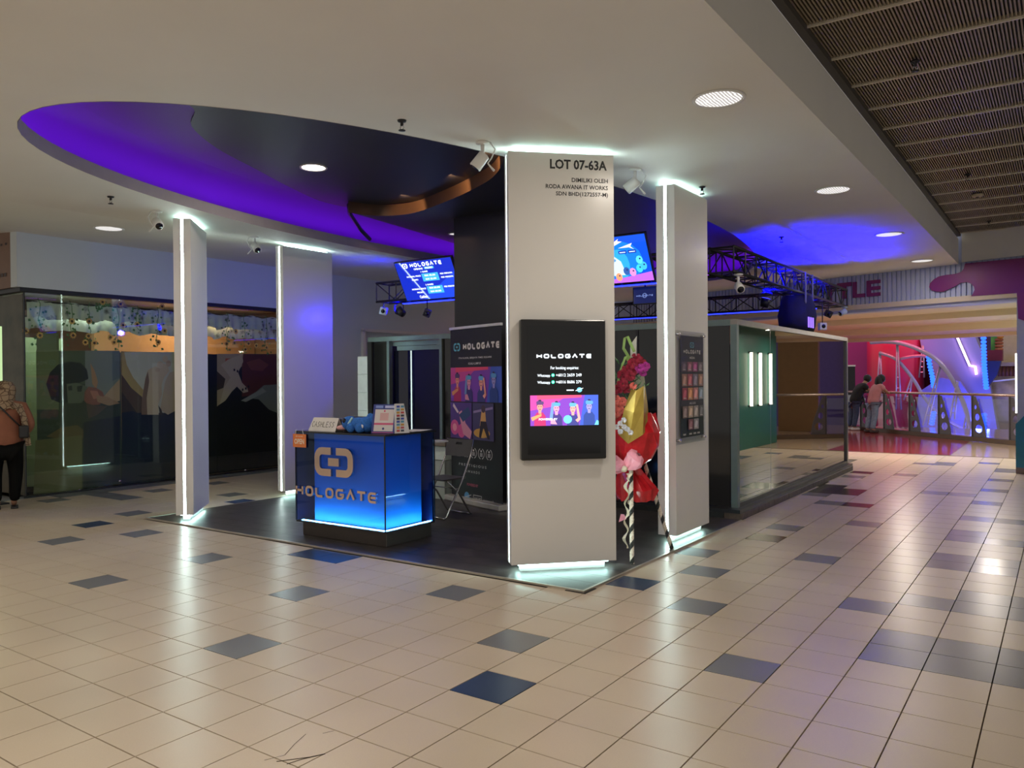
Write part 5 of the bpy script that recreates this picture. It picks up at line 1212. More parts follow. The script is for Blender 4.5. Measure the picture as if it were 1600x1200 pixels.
spoly(P, 'cream', (0.52, 0.44, 0.32), [(190, 550), (273, 550), (273, 645), (190, 645)]); spoly(P, 'gold', (0.42, 0.26, 0.08), [(190, 550), (194, 550), (198, 570), (208, 590), (226, 612), (224, 622), (205, 606), (190, 585)]); spoly(P, 'brown', (0.10, 0.055, 0.022), [(190, 585), (205, 606), (224, 622), (222, 645), (190, 645)]); spoly(P, 'umber', (0.05, 0.03, 0.015), [(190, 612), (214, 645), (190, 645)])
spoly(P, 'skin', (0.56, 0.37, 0.22), [(221, 648), (222, 620), (227, 590), (231, 578), (243, 572), (250, 575), (255, 568), (262, 570), (264, 580), (256, 590), (252, 602), (253, 616), (247, 632), (248, 648)]); spoly(P, 'skinshade', (0.22, 0.12, 0.06), [(221, 648), (222, 622), (227, 592), (231, 580), (233, 596), (229, 622), (230, 648)])
spoly(P, 'toe', (0.60, 0.40, 0.25), ell(250, 570, 5, 5.5)); spoly(P, 'toe', (0.60, 0.40, 0.25), ell(258, 561, 4.5, 5)); spoly(P, 'toe2', (0.50, 0.30, 0.18), ell(263, 568, 4, 5)); spoly(P, 'toe2', (0.50, 0.30, 0.18), ell(246, 578, 4, 3.5))
spoly(P, 'skin2', (0.50, 0.33, 0.20), [(250, 640), (254, 618), (258, 596), (265, 582), (272, 580), (273.4, 590), (273.4, 645), (262, 648)]); spoly(P, 'gap', (0.05, 0.03, 0.02), [(247, 633), (252, 640), (256, 655), (250, 650)])
spoly(P, 'lower', (0.012, 0.016, 0.022), [(190, 645), (207, 642), (221, 648), (262, 648), (273.4, 642), (273.4, 752), (190, 758)]); P.build('print', t)
t, P = poster('poster of hands massaging skin over dark red cloth, behind the shop glass', 318, 440, 553, (0.010, 0.012, 0.013))
spoly(P, 'maroon', (0.11, 0.025, 0.018), [(378, 553), (440, 553), (440, 612), (378, 620)]); spoly(P, 'maroon2', (0.20, 0.05, 0.03), [(385, 566), (405, 560), (420, 570), (410, 580), (392, 578)])
spoly(P, 'backskin', (0.42, 0.28, 0.18), [(339, 553), (380, 553), (378, 572), (362, 590), (352, 625), (339, 635)]); spoly(P, 'ochre', (0.06, 0.035, 0.018), [(339, 580), (352, 592), (349, 606), (339, 610)]); spoly(P, 'redmark', (0.45, 0.09, 0.04), [(352, 560), (360, 560), (358, 568), (352, 566)])
spoly(P, 'hand', (0.50, 0.35, 0.24), [(345, 570), (356, 562), (378, 553), (380, 565), (372, 582), (378, 598), (386, 606), (388, 612), (380, 614), (370, 604), (362, 612), (352, 626), (343, 632), (350, 605), (360, 590)])
for u, v in ((366, 578), (371, 580), (376, 578), (379, 609), (384, 607), (388, 604)): spoly(P, 'nail', (0.02, 0.01, 0.01), ell(u, v, 1.4, 2.2, 8))
spoly(P, 'towel', (0.20, 0.19, 0.17), [(376, 626), (400, 612), (412, 602), (440, 600), (440, 648), (420, 640), (404, 624), (388, 622)]); spoly(P, 'towel2', (0.30, 0.28, 0.25), [(376, 626), (400, 613), (410, 606), (416, 612), (400, 620), (384, 628)]); P.build('print', t)
# lace valance
def lace(label, x, y0, y1, zt, zb, nm='lace_valance'):
    t = thing(nm, label, 'curtain', (x, (y0+y1)/2, zb))
    n = int((y1-y0)/0.022); m = 6; vs = []; fs = []
    for i in range(n+1):
        y = y0+(y1-y0)*i/n; sc = 0.035*abs(math.sin(y*9.0))
        for j in range(m+1):
            f = j/m; vs.append((x+0.035*math.sin(y*38)*f+0.01, y, zt+0.02*math.sin(y*14)-(zt-zb-sc)*f))
    for i in range(n):
        for j in range(m): fs.append((i*(m+1)+j, (i+1)*(m+1)+j, (i+1)*(m+1)+j+1, i*(m+1)+j+1))
    MB().add(vs, fs, True).build('cloth', M_lace, t, True)
    MB().tube([(x, y0, zt), (x, y1, zt)], 0.012, 6).build('rod', M_darkmetal, t, True)
def lace_mat():
    m = bpy.data.materials.new('lace'); m.use_nodes = True; nt = m.node_tree; b = nt.nodes['Principled BSDF']; b.inputs['Roughness'].default_value = 0.8
    g = nt.nodes.new('ShaderNodeNewGeometry'); v = nt.nodes.new('ShaderNodeTexVoronoi'); v.inputs['Scale'].default_value = 5.5; n = nt.nodes.new('ShaderNodeTexNoise'); n.inputs['Scale'].default_value = 34
    nt.links.new(g.outputs['Position'], v.inputs['Vector']); nt.links.new(g.outputs['Position'], n.inputs['Vector'])
    a = nt.nodes.new('ShaderNodeMath'); a.operation = 'MULTIPLY'; nt.links.new(v.outputs['Distance'], a.inputs[0]); nt.links.new(n.outputs['Fac'], a.inputs[1])
    r = nt.nodes.new('ShaderNodeValToRGB'); r.color_ramp.elements[0].position = 0.03; r.color_ramp.elements[0].color = (0.12, 0.115, 0.12, 1); r.color_ramp.elements[1].position = 0.15; r.color_ramp.elements[1].color = (0.78, 0.76, 0.68, 1)
    nt.links.new(a.outputs[0], r.inputs['Fac']); nt.links.new(r.outputs['Color'], b.inputs['Base Color']); return m
M_lace = lace_mat()
lace('upper tier of patterned lace valance inside the shop glass', GX-0.15, 5.3, 10.0, 2.76, 2.50)
lace('lower plainer tier of lace valance inside the shop glass', GX-0.24, 5.3, 10.0, 2.55, 2.34)
# sunflower garlands
M_pet = mat('petal_orange', (1.0, 0.48, 0.14), 0.6, var=0.2, scale=30); M_cen = mat('flower_centre', (0.12, 0.05, 0.02), 0.8); M_leaf = mat('garland_leaf', (0.10, 0.24, 0.08), 0.6, var=0.4, scale=20)
def flower_mesh():
    mb = MB()
    for k in range(10):
        a = 2*PI*k/10; mb.m = 0; c, s = math.cos(a), math.sin(a); tx, ty = -s, c
        mb.add([(0.004, c*0.012, s*0.012), (0.010, c*0.034+tx*0.012, s*0.034+ty*0.012), (0.004, c*0.052, s*0.052), (0.010, c*0.034-tx*0.012, s*0.034-ty*0.012)], [(0, 1, 2, 3)])
    mb.m = 1; mb.ball((0.008, 0, 0), (0.010, 0.020, 0.020), 8, 5)
    return mb.mesh('flower', [M_pet, M_cen])
FLM = flower_mesh(); rnd = random.Random(21)
GAR = [(62, [(62, 524), (40, 517)], 'at the glass corner'), (112, [(112, 502), (114, 524)], 'left of the mirrored light line'), (140, [(139, 502), (138, 525), (133, 535), (147, 536)], 'above the grey part of the green poster'), (162, [(160, 472)], 'high up beside the head rail'), (184, [(188, 475), (178, 535), (172, 527), (192, 508)], 'above the joint between the two left posters'), (215, [(214, 507)], 'above the left edge of the feet poster'), (247, [(253, 479), (247, 535), (257, 517)], 'above the toes of the feet poster'), (356, [(354, 537), (366, 536)], 'at the left of the hands poster'), (383, [(383, 546), (388, 537), (368, 518)], 'over the middle of the hands poster'), (416, [(400, 540), (416, 543)], 'at the right of the hands poster')]
for u, fl_, where in GAR:
    top = at_x(u, 470, GX-0.06); bot = at_x(u, max(v for _, v in fl_)+8, GX-0.06)
    t = thing('flower_garland', 'artificial sunflower garland '+where, 'garland', tuple(bot), 0, 'sunflower garlands behind the shop glass')
    pts = [Vector((GX-0.07, top.y+(bot.y-top.y)*k/8+rnd.uniform(-0.03, 0.03), 2.80+(bot.z-2.80)*k/8)) for k in range(9)]
    MB().tube(pts, 0.005, 5).build('vine', M_leaf, t, True)
    mb = MB()
    for k in range(22):
        c = pts[rnd.randrange(2, 9)]+Vector((rnd.uniform(-0.01, 0.02), rnd.uniform(-0.11, 0.11), rnd.uniform(-0.06, 0.06))); a = rnd.uniform(0, 2*PI); L = rnd.uniform(0.03, 0.055); d = Vector((0.2, math.cos(a), math.sin(a)))*L; s = Vector((0, -math.sin(a), math.cos(a)))*L*0.45
        mb.add([c, c+d*0.5+s, c+d, c+d*0.5-s], [(0, 1, 2, 3)])
    mb.build('leaves', M_leaf, t, True)['kind'] = 'stuff'
    for fu, fv in fl_:
        p = at_x(fu, fv, GX-0.045); o = bpy.data.objects.new('flower', FLM); COL.objects.link(o); o.parent = t; o.matrix_basis = world_matrix(t).inverted() @ Matrix.Translation(p) @ Matrix.Rotation(rnd.uniform(0, 1), 4, 'X')
# plants on the shop floor
pt = thing('snake_plant', 'single tall snake plant leaf in a terracotta pot inside the shop', 'plant', (-12.1, 6.62, 0.0))
MB().lathe([(0.07, 0.0), (0.10, 0.13), (0.115, 0.14), (0.115, 0.18), (0.095, 0.18), (0.09, 0.15), (0, 0.15)], 18).build('pot', mat('terracotta', (0.30, 0.10, 0.055), 0.6, var=0.1), pt)
mb = MB(); vs = []
for i in range(9):
    z = 0.14+0.055*i; w_ = 0.028*math.sin(PI*min(1, (i+1.5)/9.6)); x = 0.015*math.sin(i*0.9); vs += [(0.012, x-w_, z), (0.0, x, z), (0.012, x+w_, z)]
mb.add(vs, [(3*i+j, 3*i+j+1, 3*i+j+4, 3*i+j+3) for i in range(8) for j in range(2)], True); mb.build('leaf', mat('snake_leaf', (0.22, 0.27, 0.12), 0.4, var=0.4, scale=30), pt)
pt = thing('lily_vase', 'green and white flowers in a dark vase inside the shop', 'vase', (-12.15, 6.22, 0.0))
MB().lathe([(0.10, 0.0), (0.16, 0.1), (0.18, 0.24), (0.16, 0.32), (0.14, 0.32), (0, 0.30)], 18).build('vase', mat('vase_green', (0.03, 0.05, 0.04), 0.2), pt)
for y, z in ((-0.10, 0.78), (0.0, 0.70), (0.10, 0.78)): MB().tube([(0, 0, 0.3), (0.0, y*0.5, 0.5), (0.02, y, z)], 0.006, 5).build('stem', M_leaf, pt)
MB().ball((0.03, -0.12, 0.80), (0.03, 0.05, 0.05), 10, 6).build('green_bloom', mat('bloom_green', (0.40, 0.52, 0.25), 0.6), pt)
mb = MB()
for k in range(7):
    a = 2*PI*k/7; mb.add([(0.03, 0.10, 0.78), (0.05, 0.10+0.10*math.cos(a)+0.03*math.sin(a), 0.78+0.07*math.sin(a)), (0.04, 0.10+0.13*math.cos(a+0.3), 0.78+0.09*math.sin(a+0.3)), (0.05, 0.10+0.10*math.cos(a+0.55), 0.78+0.07*math.sin(a+0.55))], [(0, 1, 2, 3)])
mb.build('white_bloom', mat('bloom_white', (0.75, 0.78, 0.72), 0.6), pt)
# shop menu light box at the frame edge
lb = thing('menu_light_box', 'pale green lit menu board at the left edge of the view', 'sign', (-11.3, 4.52, 0.0))
MB().box((-11.62, 4.60, 0.02), (-11.56, 4.68, 1.30)).build('stand_leg', M_darkmetal, lb, True)
p0 = at_x(-60, 495, -11.55); p1 = at_x(4.5, 635, -11.55)
MB().box((-11.60, p0.y, p1.z), (-11.55, p1.y, 2.35)).build('panel', glow('menu_glow', (0.62, 0.85, 0.42), 0.75), lb, True)
MB().box((-11.615, p0.y-0.02, p1.z-0.02), (-11.602, p1.y, 2.37)).build('housing', M_darkmetal, lb, True)
MB().box((-11.62, p0.y-0.02, 1.20), (-11.60, 4.68, 1.32)).build('cross_bar', M_darkmetal, lb, True)
MB().box((-11.75, 4.45, 0.0), (-11.45, 4.80, 0.02)).build('base', M_darkmetal, lb, True)
# ================================================================ PEOPLE
M_skin = mat('skin_tone', (0.42, 0.22, 0.14), 0.55, var=0.03)
M_hairb = mat('hair_black', (0.010, 0.008, 0.008), 0.5, var=0.2)
def add_skin(name, verts, edges, radii, mt, parent, sub=2):
    vs, fs = skin(verts, edges, radii, sub)
    mb = MB(); mb.add(vs, fs, True); return mb.build(name, mt, parent)
def hand(parent, w, d, side, mt, s=1.0):
    """palm and five bent fingers; w wrist position, d direction of the fingers"""
    w = Vector(w); d = Vector(d).normalized(); up = Vector((0, 0, 1)); sd = d.cross(up)
    sd = (sd if sd.length > 0.1 else Vector((1, 0, 0))).normalized()*side; dn = d.cross(sd)*side
    V = [w, w+d*0.045*s, w+d*0.085*s]; E = [(0, 1), (1, 2)]; R = [(0.024*s, 0.020*s), (0.034*s, 0.018*s), (0.034*s, 0.015*s)]
    for k, (o, L) in enumerate(((-0.030, 0.06), (-0.010, 0.072), (0.010, 0.068), (0.028, 0.052))):
        b = len(V); V += [w+d*0.09*s+sd*o*s, w+d*(0.09+L*0.5)*s+sd*o*1.1*s-dn*0.006*s, w+d*(0.09+L*0.85)*s+sd*o*1.1*s-dn*0.022*s]
        E += [(2, b), (b, b+1), (b+1, b+2)]; R += [0.0095*s, 0.009*s, 0.0075*s]
    b = len(V); V += [w+d*0.03*s-sd*0.035*s, w+d*0.06*s-sd*0.055*s-dn*0.01*s, w+d*0.085*s-sd*0.058*s-dn*0.02*s]; E += [(1, b), (b, b+1), (b+1, b+2)]; R += [0.012*s, 0.0105*s, 0.009*s]
    return V, E, R
# ---- woman at the shop, seen from behind
cx, cy = -11.08, 4.60
wm = thing('person', 'person in terracotta top, black trousers and patterned headscarf facing the shop', 'person', (cx, cy, 0.0), math.atan2(0.39, -0.92)-PI/2)
V = [(0, 0, 0.90), (0, 0.0, 1.05), (0, -0.01, 1.22), (0, 0.0, 1.33), (0, 0.01, 1.40), (0, 0.03, 1.50),
     (-0.17, 0, 1.30), (-0.235, -0.02, 1.08), (-0.20, 0.12, 0.95), (0.17, 0, 1.30), (0.235, -0.02, 1.08), (0.20, 0.12, 0.95),
     (-0.095, 0, 0.84), (-0.10, 0.01, 0.48), (-0.09, -0.02, 0.10), (-0.09, 0.09, 0.035), (0.095, 0, 0.84), (0.10, 0.01, 0.48), (0.09, -0.02, 0.10), (0.09, 0.09, 0.035)]
E_ = [(0, 1), (1, 2), (2, 3), (3, 4), (4, 5), (3, 6), (6, 7), (7, 8), (3, 9), (9, 10), (10, 11), (0, 12), (12, 13), (13, 14), (14, 15), (0, 16), (16, 17), (17, 18), (18, 19)]
R_ = [(0.16, 0.12), (0.15, 0.11), (0.16, 0.11), (0.11, 0.09), (0.055, 0.055), (0.085, 0.10), 0.06, 0.045, 0.032, 0.06, 0.045, 0.032, 0.09, 0.062, 0.038, 0.035, 0.09, 0.062, 0.038, 0.035]
for s in (-1, 1):
    hv, he, hr = hand(wm, (s*0.19, 0.15, 0.94), (-s*0.1, 1, -0.1), s, M_skin, 0.95); b = len(V); V += hv; E_ += [(i+b, j+b) for i, j in he] + [(8 if s < 0 else 11, b)]; R_ += hr
add_skin('body', V, E_, R_, M_skin, wm, 1)
V = [(0, -0.01, 0.74), (0, -0.015, 0.92), (0, -0.01, 1.05), (0, -0.02, 1.20), (0, -0.005, 1.32), (0, 0, 1.385), (-0.185, -0.01, 1.285), (-0.275, -0.05, 1.06), (-0.215, 0.10, 0.95), (0.185, -0.01, 1.285), (0.275, -0.05, 1.06), (0.215, 0.10, 0.95)]
add_skin('top', V, [(0, 1), (1, 2), (2, 3), (3, 4), (4, 5), (4, 6), (6, 7), (7, 8), (4, 9), (9, 10), (10, 11)], [(0.225, 0.17), (0.225, 0.17), (0.205, 0.155), (0.20, 0.145), (0.15, 0.12), (0.085, 0.085), 0.09, 0.075, 0.055, 0.09, 0.075, 0.055], mat('terracotta_knit', (0.27, 0.10, 0.055), 0.8, var=0.12, scale=8), wm, 2)
V = [(0, -0.01, 0.83), (-0.10, -0.01, 0.76), (-0.115, 0.0, 0.46), (-0.095, -0.02, 0.08), (0.10, -0.01, 0.76), (0.115, 0, 0.46), (0.095, -0.02, 0.08)]
add_skin('trousers', V, [(0, 1), (1, 2), (2, 3), (0, 4), (4, 5), (5, 6)], [(0.19, 0.15), 0.12, 0.088, 0.062, 0.12, 0.088, 0.062], mat('trousers_black', (0.004, 0.004, 0.004), 0.7, spec=0.1), wm, 2)
def scarf_mat():
    m = bpy.data.materials.new('scarf_pattern'); m.use_nodes = True; nt = m.node_tree; b = nt.nodes['Principled BSDF']; b.inputs['Roughness'].default_value = 0.85
    tc = nt.nodes.new('ShaderNodeTexCoord'); v = nt.nodes.new('ShaderNodeTexVoronoi'); v.feature = 'DISTANCE_TO_EDGE'; v.inputs['Scale'].default_value = 16
    nt.links.new(tc.outputs['Object'], v.inputs['Vector']); r = nt.nodes.new('ShaderNodeValToRGB'); r.color_ramp.elements[0].position = 0.02; r.color_ramp.elements[0].color = (0.10, 0.055, 0.03, 1); r.color_ramp.elements[1].position = 0.10; r.color_ramp.elements[1].color = (0.34, 0.24, 0.15, 1)
    nt.links.new(v.outputs['Distance'], r.inputs['Fac']); nt.links.new(r.outputs['Color'], b.inputs['Base Color']); return m
M_scarf = scarf_mat()
vs, fs = crumple([(0.17, 1.27, 0), (0.165, 1.33, 0), (0.115, 1.38, 0), (0.118, 1.44, 0), (0.130, 1.50, 0), (0.122, 1.56, 0), (0.085, 1.605, 0), (0.0, 1.62, 0)], 20, (0, 0.0, 0), 0.03, 2, 1.0)
MB().add(vs, fs, True).build('headscarf', M_scarf, wm)
mb = MB(); mb.add([(0.07, -0.165, 1.36), (0.19, -0.10, 1.33), (0.245, -0.13, 1.15), (0.265, -0.14, 0.98), (0.285, -0.12, 0.80), (0.225, -0.17, 0.80), (0.20, -0.185, 0.98), (0.165, -0.185, 1.18)], [(0, 1, 2, 7), (7, 2, 3, 6), (6, 3, 4, 5)], True); mb.build('scarf_tail', M_scarf, wm)
mb = MB(); mb.tube([(-0.10, -0.13, 1.37), (-0.02, -0.172, 1.27), (0.08, -0.175, 1.15), (0.19, -0.15, 1.02)], 0.010, 6); mb.build('bag_strap', M_black, wm)
MB().bevbox((0.15, -0.21, 0.90), (0.26, -0.13, 1.06), 0.02).build('bag', M_black, wm)
for s in (-1, 1):
    mb = MB(); mb.bevbox((s*0.095-0.042, -0.085, 0.0), (s*0.095+0.042, 0.16, 0.022), 0.008); mb.build('sandal', M_black, wm)
# ---- couple at the railing
JEAN = mat('jeans_blue', (0.06, 0.09, 0.17), 0.8, var=0.2, scale=20); JEANL = mat('jeans_light', (0.22, 0.30, 0.42), 0.8, var=0.2, scale=20)
rz0 = math.atan2(AX.y, AX.x)            # local x points to image right, y away
def leaner(label, loc, top_m, leg_m, lean, hair_long, shoe_m, face_dir, k=1.0, rz=rz0):
    t = thing('person', label, 'person', loc, rz)
    L = lean
    hip = Vector((0, 0, 0.93)); ch_ = Vector((0.24*L, 0.06*L, 1.28)); nk = Vector((0.36*L, 0.08*L, 1.40)); hd = Vector((0.46*L, 0.10*L, 1.50))
    sh = [Vector((ch_.x+0.04, ch_.y-0.15, 1.31)), Vector((ch_.x+0.06, ch_.y+0.15, 1.31))]
    el = [sh[0]+Vector((0.20, 0.0, -0.20)), sh[1]+Vector((0.20, 0.0, -0.20))]; wr = [el[0]+Vector((0.20, 0.05, 0.04)), el[1]+Vector((0.20, -0.04, 0.04))]
    kn = [Vector((0.02, -0.10, 0.50)), Vector((-0.02, 0.10, 0.50))]; an = [Vector((-0.06, -0.11, 0.09)), Vector((-0.12, 0.11, 0.09))]
    V = [hip, (hip+ch_)/2, ch_, nk, hd] + sh + el + wr + kn + an + [an[0]+Vector((0.12, 0, -0.05)), an[1]+Vector((0.12, 0, -0.05))]
    E = [(0, 1), (1, 2), (2, 3), (3, 4), (2, 5), (5, 7), (7, 9), (2, 6), (6, 8), (8, 10), (0, 11), (11, 13), (13, 15), (0, 12), (12, 14), (14, 16)]
    R = [(0.13, 0.11), (0.12, 0.10), (0.13, 0.10), 0.055, (0.085, 0.10), 0.055, 0.055, 0.04, 0.04, 0.028, 0.028, 0.062, 0.062, 0.04, 0.04, 0.035, 0.035]
    for s, i in ((-1, 9), (1, 10)):
        hv, he, hr = hand(t, V[i]+Vector((0.03, 0, 0)), (1, 0, -0.15), s, M_skin, 0.9); b = len(V); V = V+hv; E += [(p+b, q+b) for p, q in he] + [(i, b)]; R += hr
    add_skin('body', [tuple(v) for v in V], E, R, M_skin, t, 2)
    T = [hip+Vector((-0.01, 0, -0.16)), (hip+ch_)/2, ch_, (ch_+nk)/2] + sh + [(sh[0]+el[0]*1.2)/2.2, (sh[1]+el[1]*1.2)/2.2]
    add_skin('top', [tuple(v) for v in T], [(0, 1), (1, 2), (2, 3), (2, 4), (4, 6), (2, 5), (5, 7)], [(0.185, 0.165), (0.18, 0.155), (0.18, 0.145), 0.10, 0.09, 0.09, 0.085, 0.085], top_m, t, 2)
    Lg = [hip+Vector((0, 0, -0.02)), kn[0]+Vector((-0.01, 0.0, 0.28)), kn[0], an[0], kn[1]+Vector((0, 0, 0.28)), kn[1], an[1]]
    add_skin('jeans', [tuple(v) for v in Lg], [(0, 1), (1, 2), (2, 3), (0, 4), (4, 5), (5, 6)], [(0.18, 0.165), 0.115, 0.09, 0.07, 0.115, 0.09, 0.07], leg_m, t, 2)
    for a in an: MB().bevbox((a.x-0.08, a.y-0.045, 0.0), (a.x+0.18, a.y+0.045, 0.085), 0.03).build('shoe', shoe_m, t)
    mb = MB(); mb.ball((hd.x-0.02, hd.y-0.01, hd.z+0.03), (0.115, 0.105, 0.125), 14, 10)
    if hair_long:
        mb.ball((hd.x-0.10, hd.y-0.03, hd.z-0.09), (0.105, 0.12, 0.20), 12, 8); mb.ball((hd.x-0.13, hd.y-0.05, hd.z-0.22), (0.07, 0.10, 0.16), 12, 8)
    mb.build('hair', M_hairb, t)
    mb = MB(); mb.ball((hd.x+0.095, hd.y+0.02, hd.z-0.03), (0.025, 0.018, 0.03), 8, 6); mb.build('nose', M_skin, t)
    return t
leaner('person in black top and dark jeans leaning on the railing', (-5.14, 25.14, 0.0), mat('shirt_black', (0.012, 0.011, 0.012), 0.8), JEAN, 1.0, False, M_whiteplastic, 1)
leaner('person in pink top and light jeans with long dark hair leaning on the railing', (-4.47, 24.28, 0.0), mat('shirt_pink', (0.62, 0.26, 0.28), 0.8, var=0.1), JEANL, 0.62, True, mat('shoe_dark', (0.06, 0.04, 0.04), 0.6), 1)

# ================================================================ RAILING OVER THE ATRIUM
A_ = Vector((-7.2, 27.43, 0)); B_ = Vector((0.35, 20.33, 0)); RD = (B_-A_).normalized(); RN = Vector((-RD.y, RD.x, 0)); RN = -RN if RN.y > 0 else RN
RF = frame(A_, RD, RN); RL = (B_-A_).length
rl = thing('glass_railing', 'glass railing with cut-out steel posts and round handrail along the landing', 'railing', tuple((A_+B_)/2))
M_post = mat('post_steel', (0.16, 0.15, 0.16), 0.35, 0.6)
MB(RF).box((0, 0.0, -0.10), (RL, 0.10, 0.10)).build('curb', mat('curb_brown', (0.11, 0.075, 0.05), 0.3), rl, True)
MB(RF).tube([(0, 1.13, 0.0), (RL, 1.13, 0.0)], 0.032, 10).build('handrail', mat('handrail_steel', (0.62, 0.52, 0.47), 0.25, 0.8), rl, True)
def rpos(u):
    d = ray(u, 680); p = CAMP+d*((A_-CAMP).dot(RN)/d.dot(RN)); return (p-A_).dot(RD)
posts = [rpos(1384), rpos(1424), rpos(1470), rpos(1523), rpos(1582)]; step = posts[1]-posts[0]
posts = [posts[0]-step*k for k in (2, 1)] + posts
for x in posts:
    if not 0.1 < x < RL-0.1: continue
    vs, fs = outline_mesh([[(-0.06, 0.10), (0.36, 0.10), (0.30, 0.40), (0.10, 0.92), (0.03, 1.08), (-0.06, 1.08)], ell(0.135, 0.30, 0.115, 0.10)[::-1], ell(0.085, 0.58, 0.075, 0.085)[::-1], ell(0.03, 0.82, 0.04, 0.055)[::-1]], 0.02, -0.01)
    RFx = RF @ Matrix.Translation((x, 0, 0))
    post_o = MB(RFx).add(vs, fs).build('post', M_post, rl, True)
    MB(RFx).box((-0.075, 0.10, -0.03), (-0.055, 1.10, 0.03)).build('post_edge', M_post, post_o, True)
M_rg = glass('railing_glass', (0.80, 0.78, 0.90), 0.06, 0.02, 0.4)
for a, b in zip(posts, posts[1:]):
    pane_o = MB(RF).box((a+0.05, 0.14, -0.045), (b-0.09, 1.03, -0.035)).build('pane', M_rg, rl, True)
    for x in (a+0.05, b-0.09): MB(RF).box((x-0.03, 0.88, -0.05), (x+0.03, 0.95, -0.02)).build('glass_clip', M_chrome, pane_o, True)

# ================================================================ THEME PARK BEYOND
def pk(u, v, y): return at_y(u, v, y)
def card(label, pts, y, depth, mt, nm, cat, group=None):
    """a solid slab with its own outline, standing at its own distance"""
    q = [pk(u, v, y) for u, v in pts]; cx_ = sum(p.x for p in q)/len(q); zb = min(p.z for p in q)
    F = frame((0, y, 0), (1, 0, 0), (0, -1, 0))
    vs, fs = outline_mesh([[(p.x, p.z) for p in q]], depth, -depth)
    o = MB(F).add(vs, fs).build(nm, mt); tag(o, label, cat, group); return o
M_mag2 = mat('magenta_wall', (0.30, 0.025, 0.17), 0.5, var=0.04, scale=0.5); M_redw = mat('red_wall', (0.50, 0.02, 0.07), 0.35, var=0.04, scale=0.5); M_lav = mat('lavender_slab', (0.30, 0.28, 0.56), 0.5, var=0.04, scale=0.5)
bk = struct(MB().box((-16, 37.0, -8), (9, 37.3, 9)).build('wall_far', mat('park_violet', (0.16, 0.10, 0.30), 0.6))); bk['label'] = 'violet rear wall of the indoor park'
struct(MB().box((-16, 28.2, -3.05), (9, 37, -3.0)).build('floor_park', mat('park_floor', (0.35, 0.32, 0.45), 0.3)))['label'] = 'pale floor of the park below the railing'
o = MB().box((-13, 33.0, -3), (pk(1366, 600, 33).x, 33.4, 7)).build('wall_magenta', M_mag2); struct(o); o['label'] = 'magenta wall beyond the railing'
cyl = MB().lathe([(0.95, -3.0), (0.95, 6.5)], 40, (pk(1399, 600, 32).x, 32.0, 0)).build('red_drum', M_redw); tag(cyl, 'tall round red drum wall behind the coaster track', 'wall')
o = MB().box((pk(1424, 600, 33).x, 33.1, -3), (pk(1462, 600, 33).x, 34.5, 6)).build('maroon_pier', mat('maroon', (0.22, 0.015, 0.06), 0.5)); tag(o, 'dark maroon pier beside the red drum', 'pier')
card('big lavender sloping slab of the slide behind the coaster', [(1428, 480), (1505, 480), (1512, 500), (1538, 560), (1548, 610), (1566, 720), (1440, 760), (1400, 700), (1462, 690), (1478, 660), (1470, 612), (1456, 578), (1440, 545)], 31.5, 1.2, M_lav, 'slide_slab', 'slide')
card('inner lavender panel low beside the slide', [(1436, 612), (1470, 590), (1500, 596), (1530, 640), (1530, 720), (1420, 720)], 30.8, 0.3, mat('lavender_panel', (0.22, 0.20, 0.55), 0.5), 'slide_panel', 'panel')
ne = thing('neon_line', 'pink white neon line down the lavender slide', 'neon', tuple(pk(1510, 590, 31.3)))
MB().tube([pk(1486, 500, 31.4), pk(1497, 530, 31.4), pk(1508, 555, 31.4), pk(1515, 571, 31.4), pk(1524, 573, 31.4), pk(1525.5, 585, 31.4)], 0.035, 8).build('tube', glow('neon_pink', (1.0, 0.55, 0.75), 7.0), ne, True)
MB().tube([pk(1486, 500, 31.46), pk(1497, 530, 31.46), pk(1508, 555, 31.46), pk(1515, 571, 31.46)], 0.05, 6).build('carrier', M_darkmetal, ne, True)
M_track = mat('track_grey', (0.42, 0.36, 0.45), 0.35, 0.4)
ctk = thing('coaster_track', 'big grey arched coaster track sweeping down to the right', 'coaster', tuple(pk(1450, 690, 29.5)))
def smooth(pts, n=6):
    out = []
    for i in range(len(pts)-1):
        p0 = pts[max(i-1, 0)]; p1 = pts[i]; p2 = pts[i+1]; p3 = pts[min(i+2, len(pts)-1)]
        for k in range(n):
            t = k/n; out.append(0.5*((2*p1)+(p2-p0)*t+(2*p0-5*p1+4*p2-p3)*t*t+(3*p1-p0-3*p2+p3)*t**3))
    return out+[pts[-1]]
MB().tube(smooth([pk(u, v, y) for u, v, y in ((1360, 535, 30.7), (1385, 534, 30.6), (1410, 537, 30.4), (1440, 548, 30.0), (1466, 565, 29.7), (1486, 590, 29.5), (1500, 617, 29.4), (1512, 650, 29.3), (1521, 690, 29.2))]), 0.075, 10).build('upper_rail', M_track, ctk, True)
MB().tube(smooth([pk(u, v, y) for u, v, y in ((1374, 551, 30.7), (1398, 560, 30.6), (1415, 577, 30.6), (1430, 597, 30.5), (1444, 620, 30.4), (1470, 650, 30.4), (1508, 672, 30.4))]), 0.06, 8).build('lower_rail', M_track, ctk, True)
MB().tube(smooth([pk(u, v, 30.6) for u, v in ((1406, 561), (1425, 557), (1446, 557), (1466, 566))]), 0.05, 8).build('pink_rail', mat('track_pink', (0.60, 0.25, 0.30), 0.4), ctk, True)
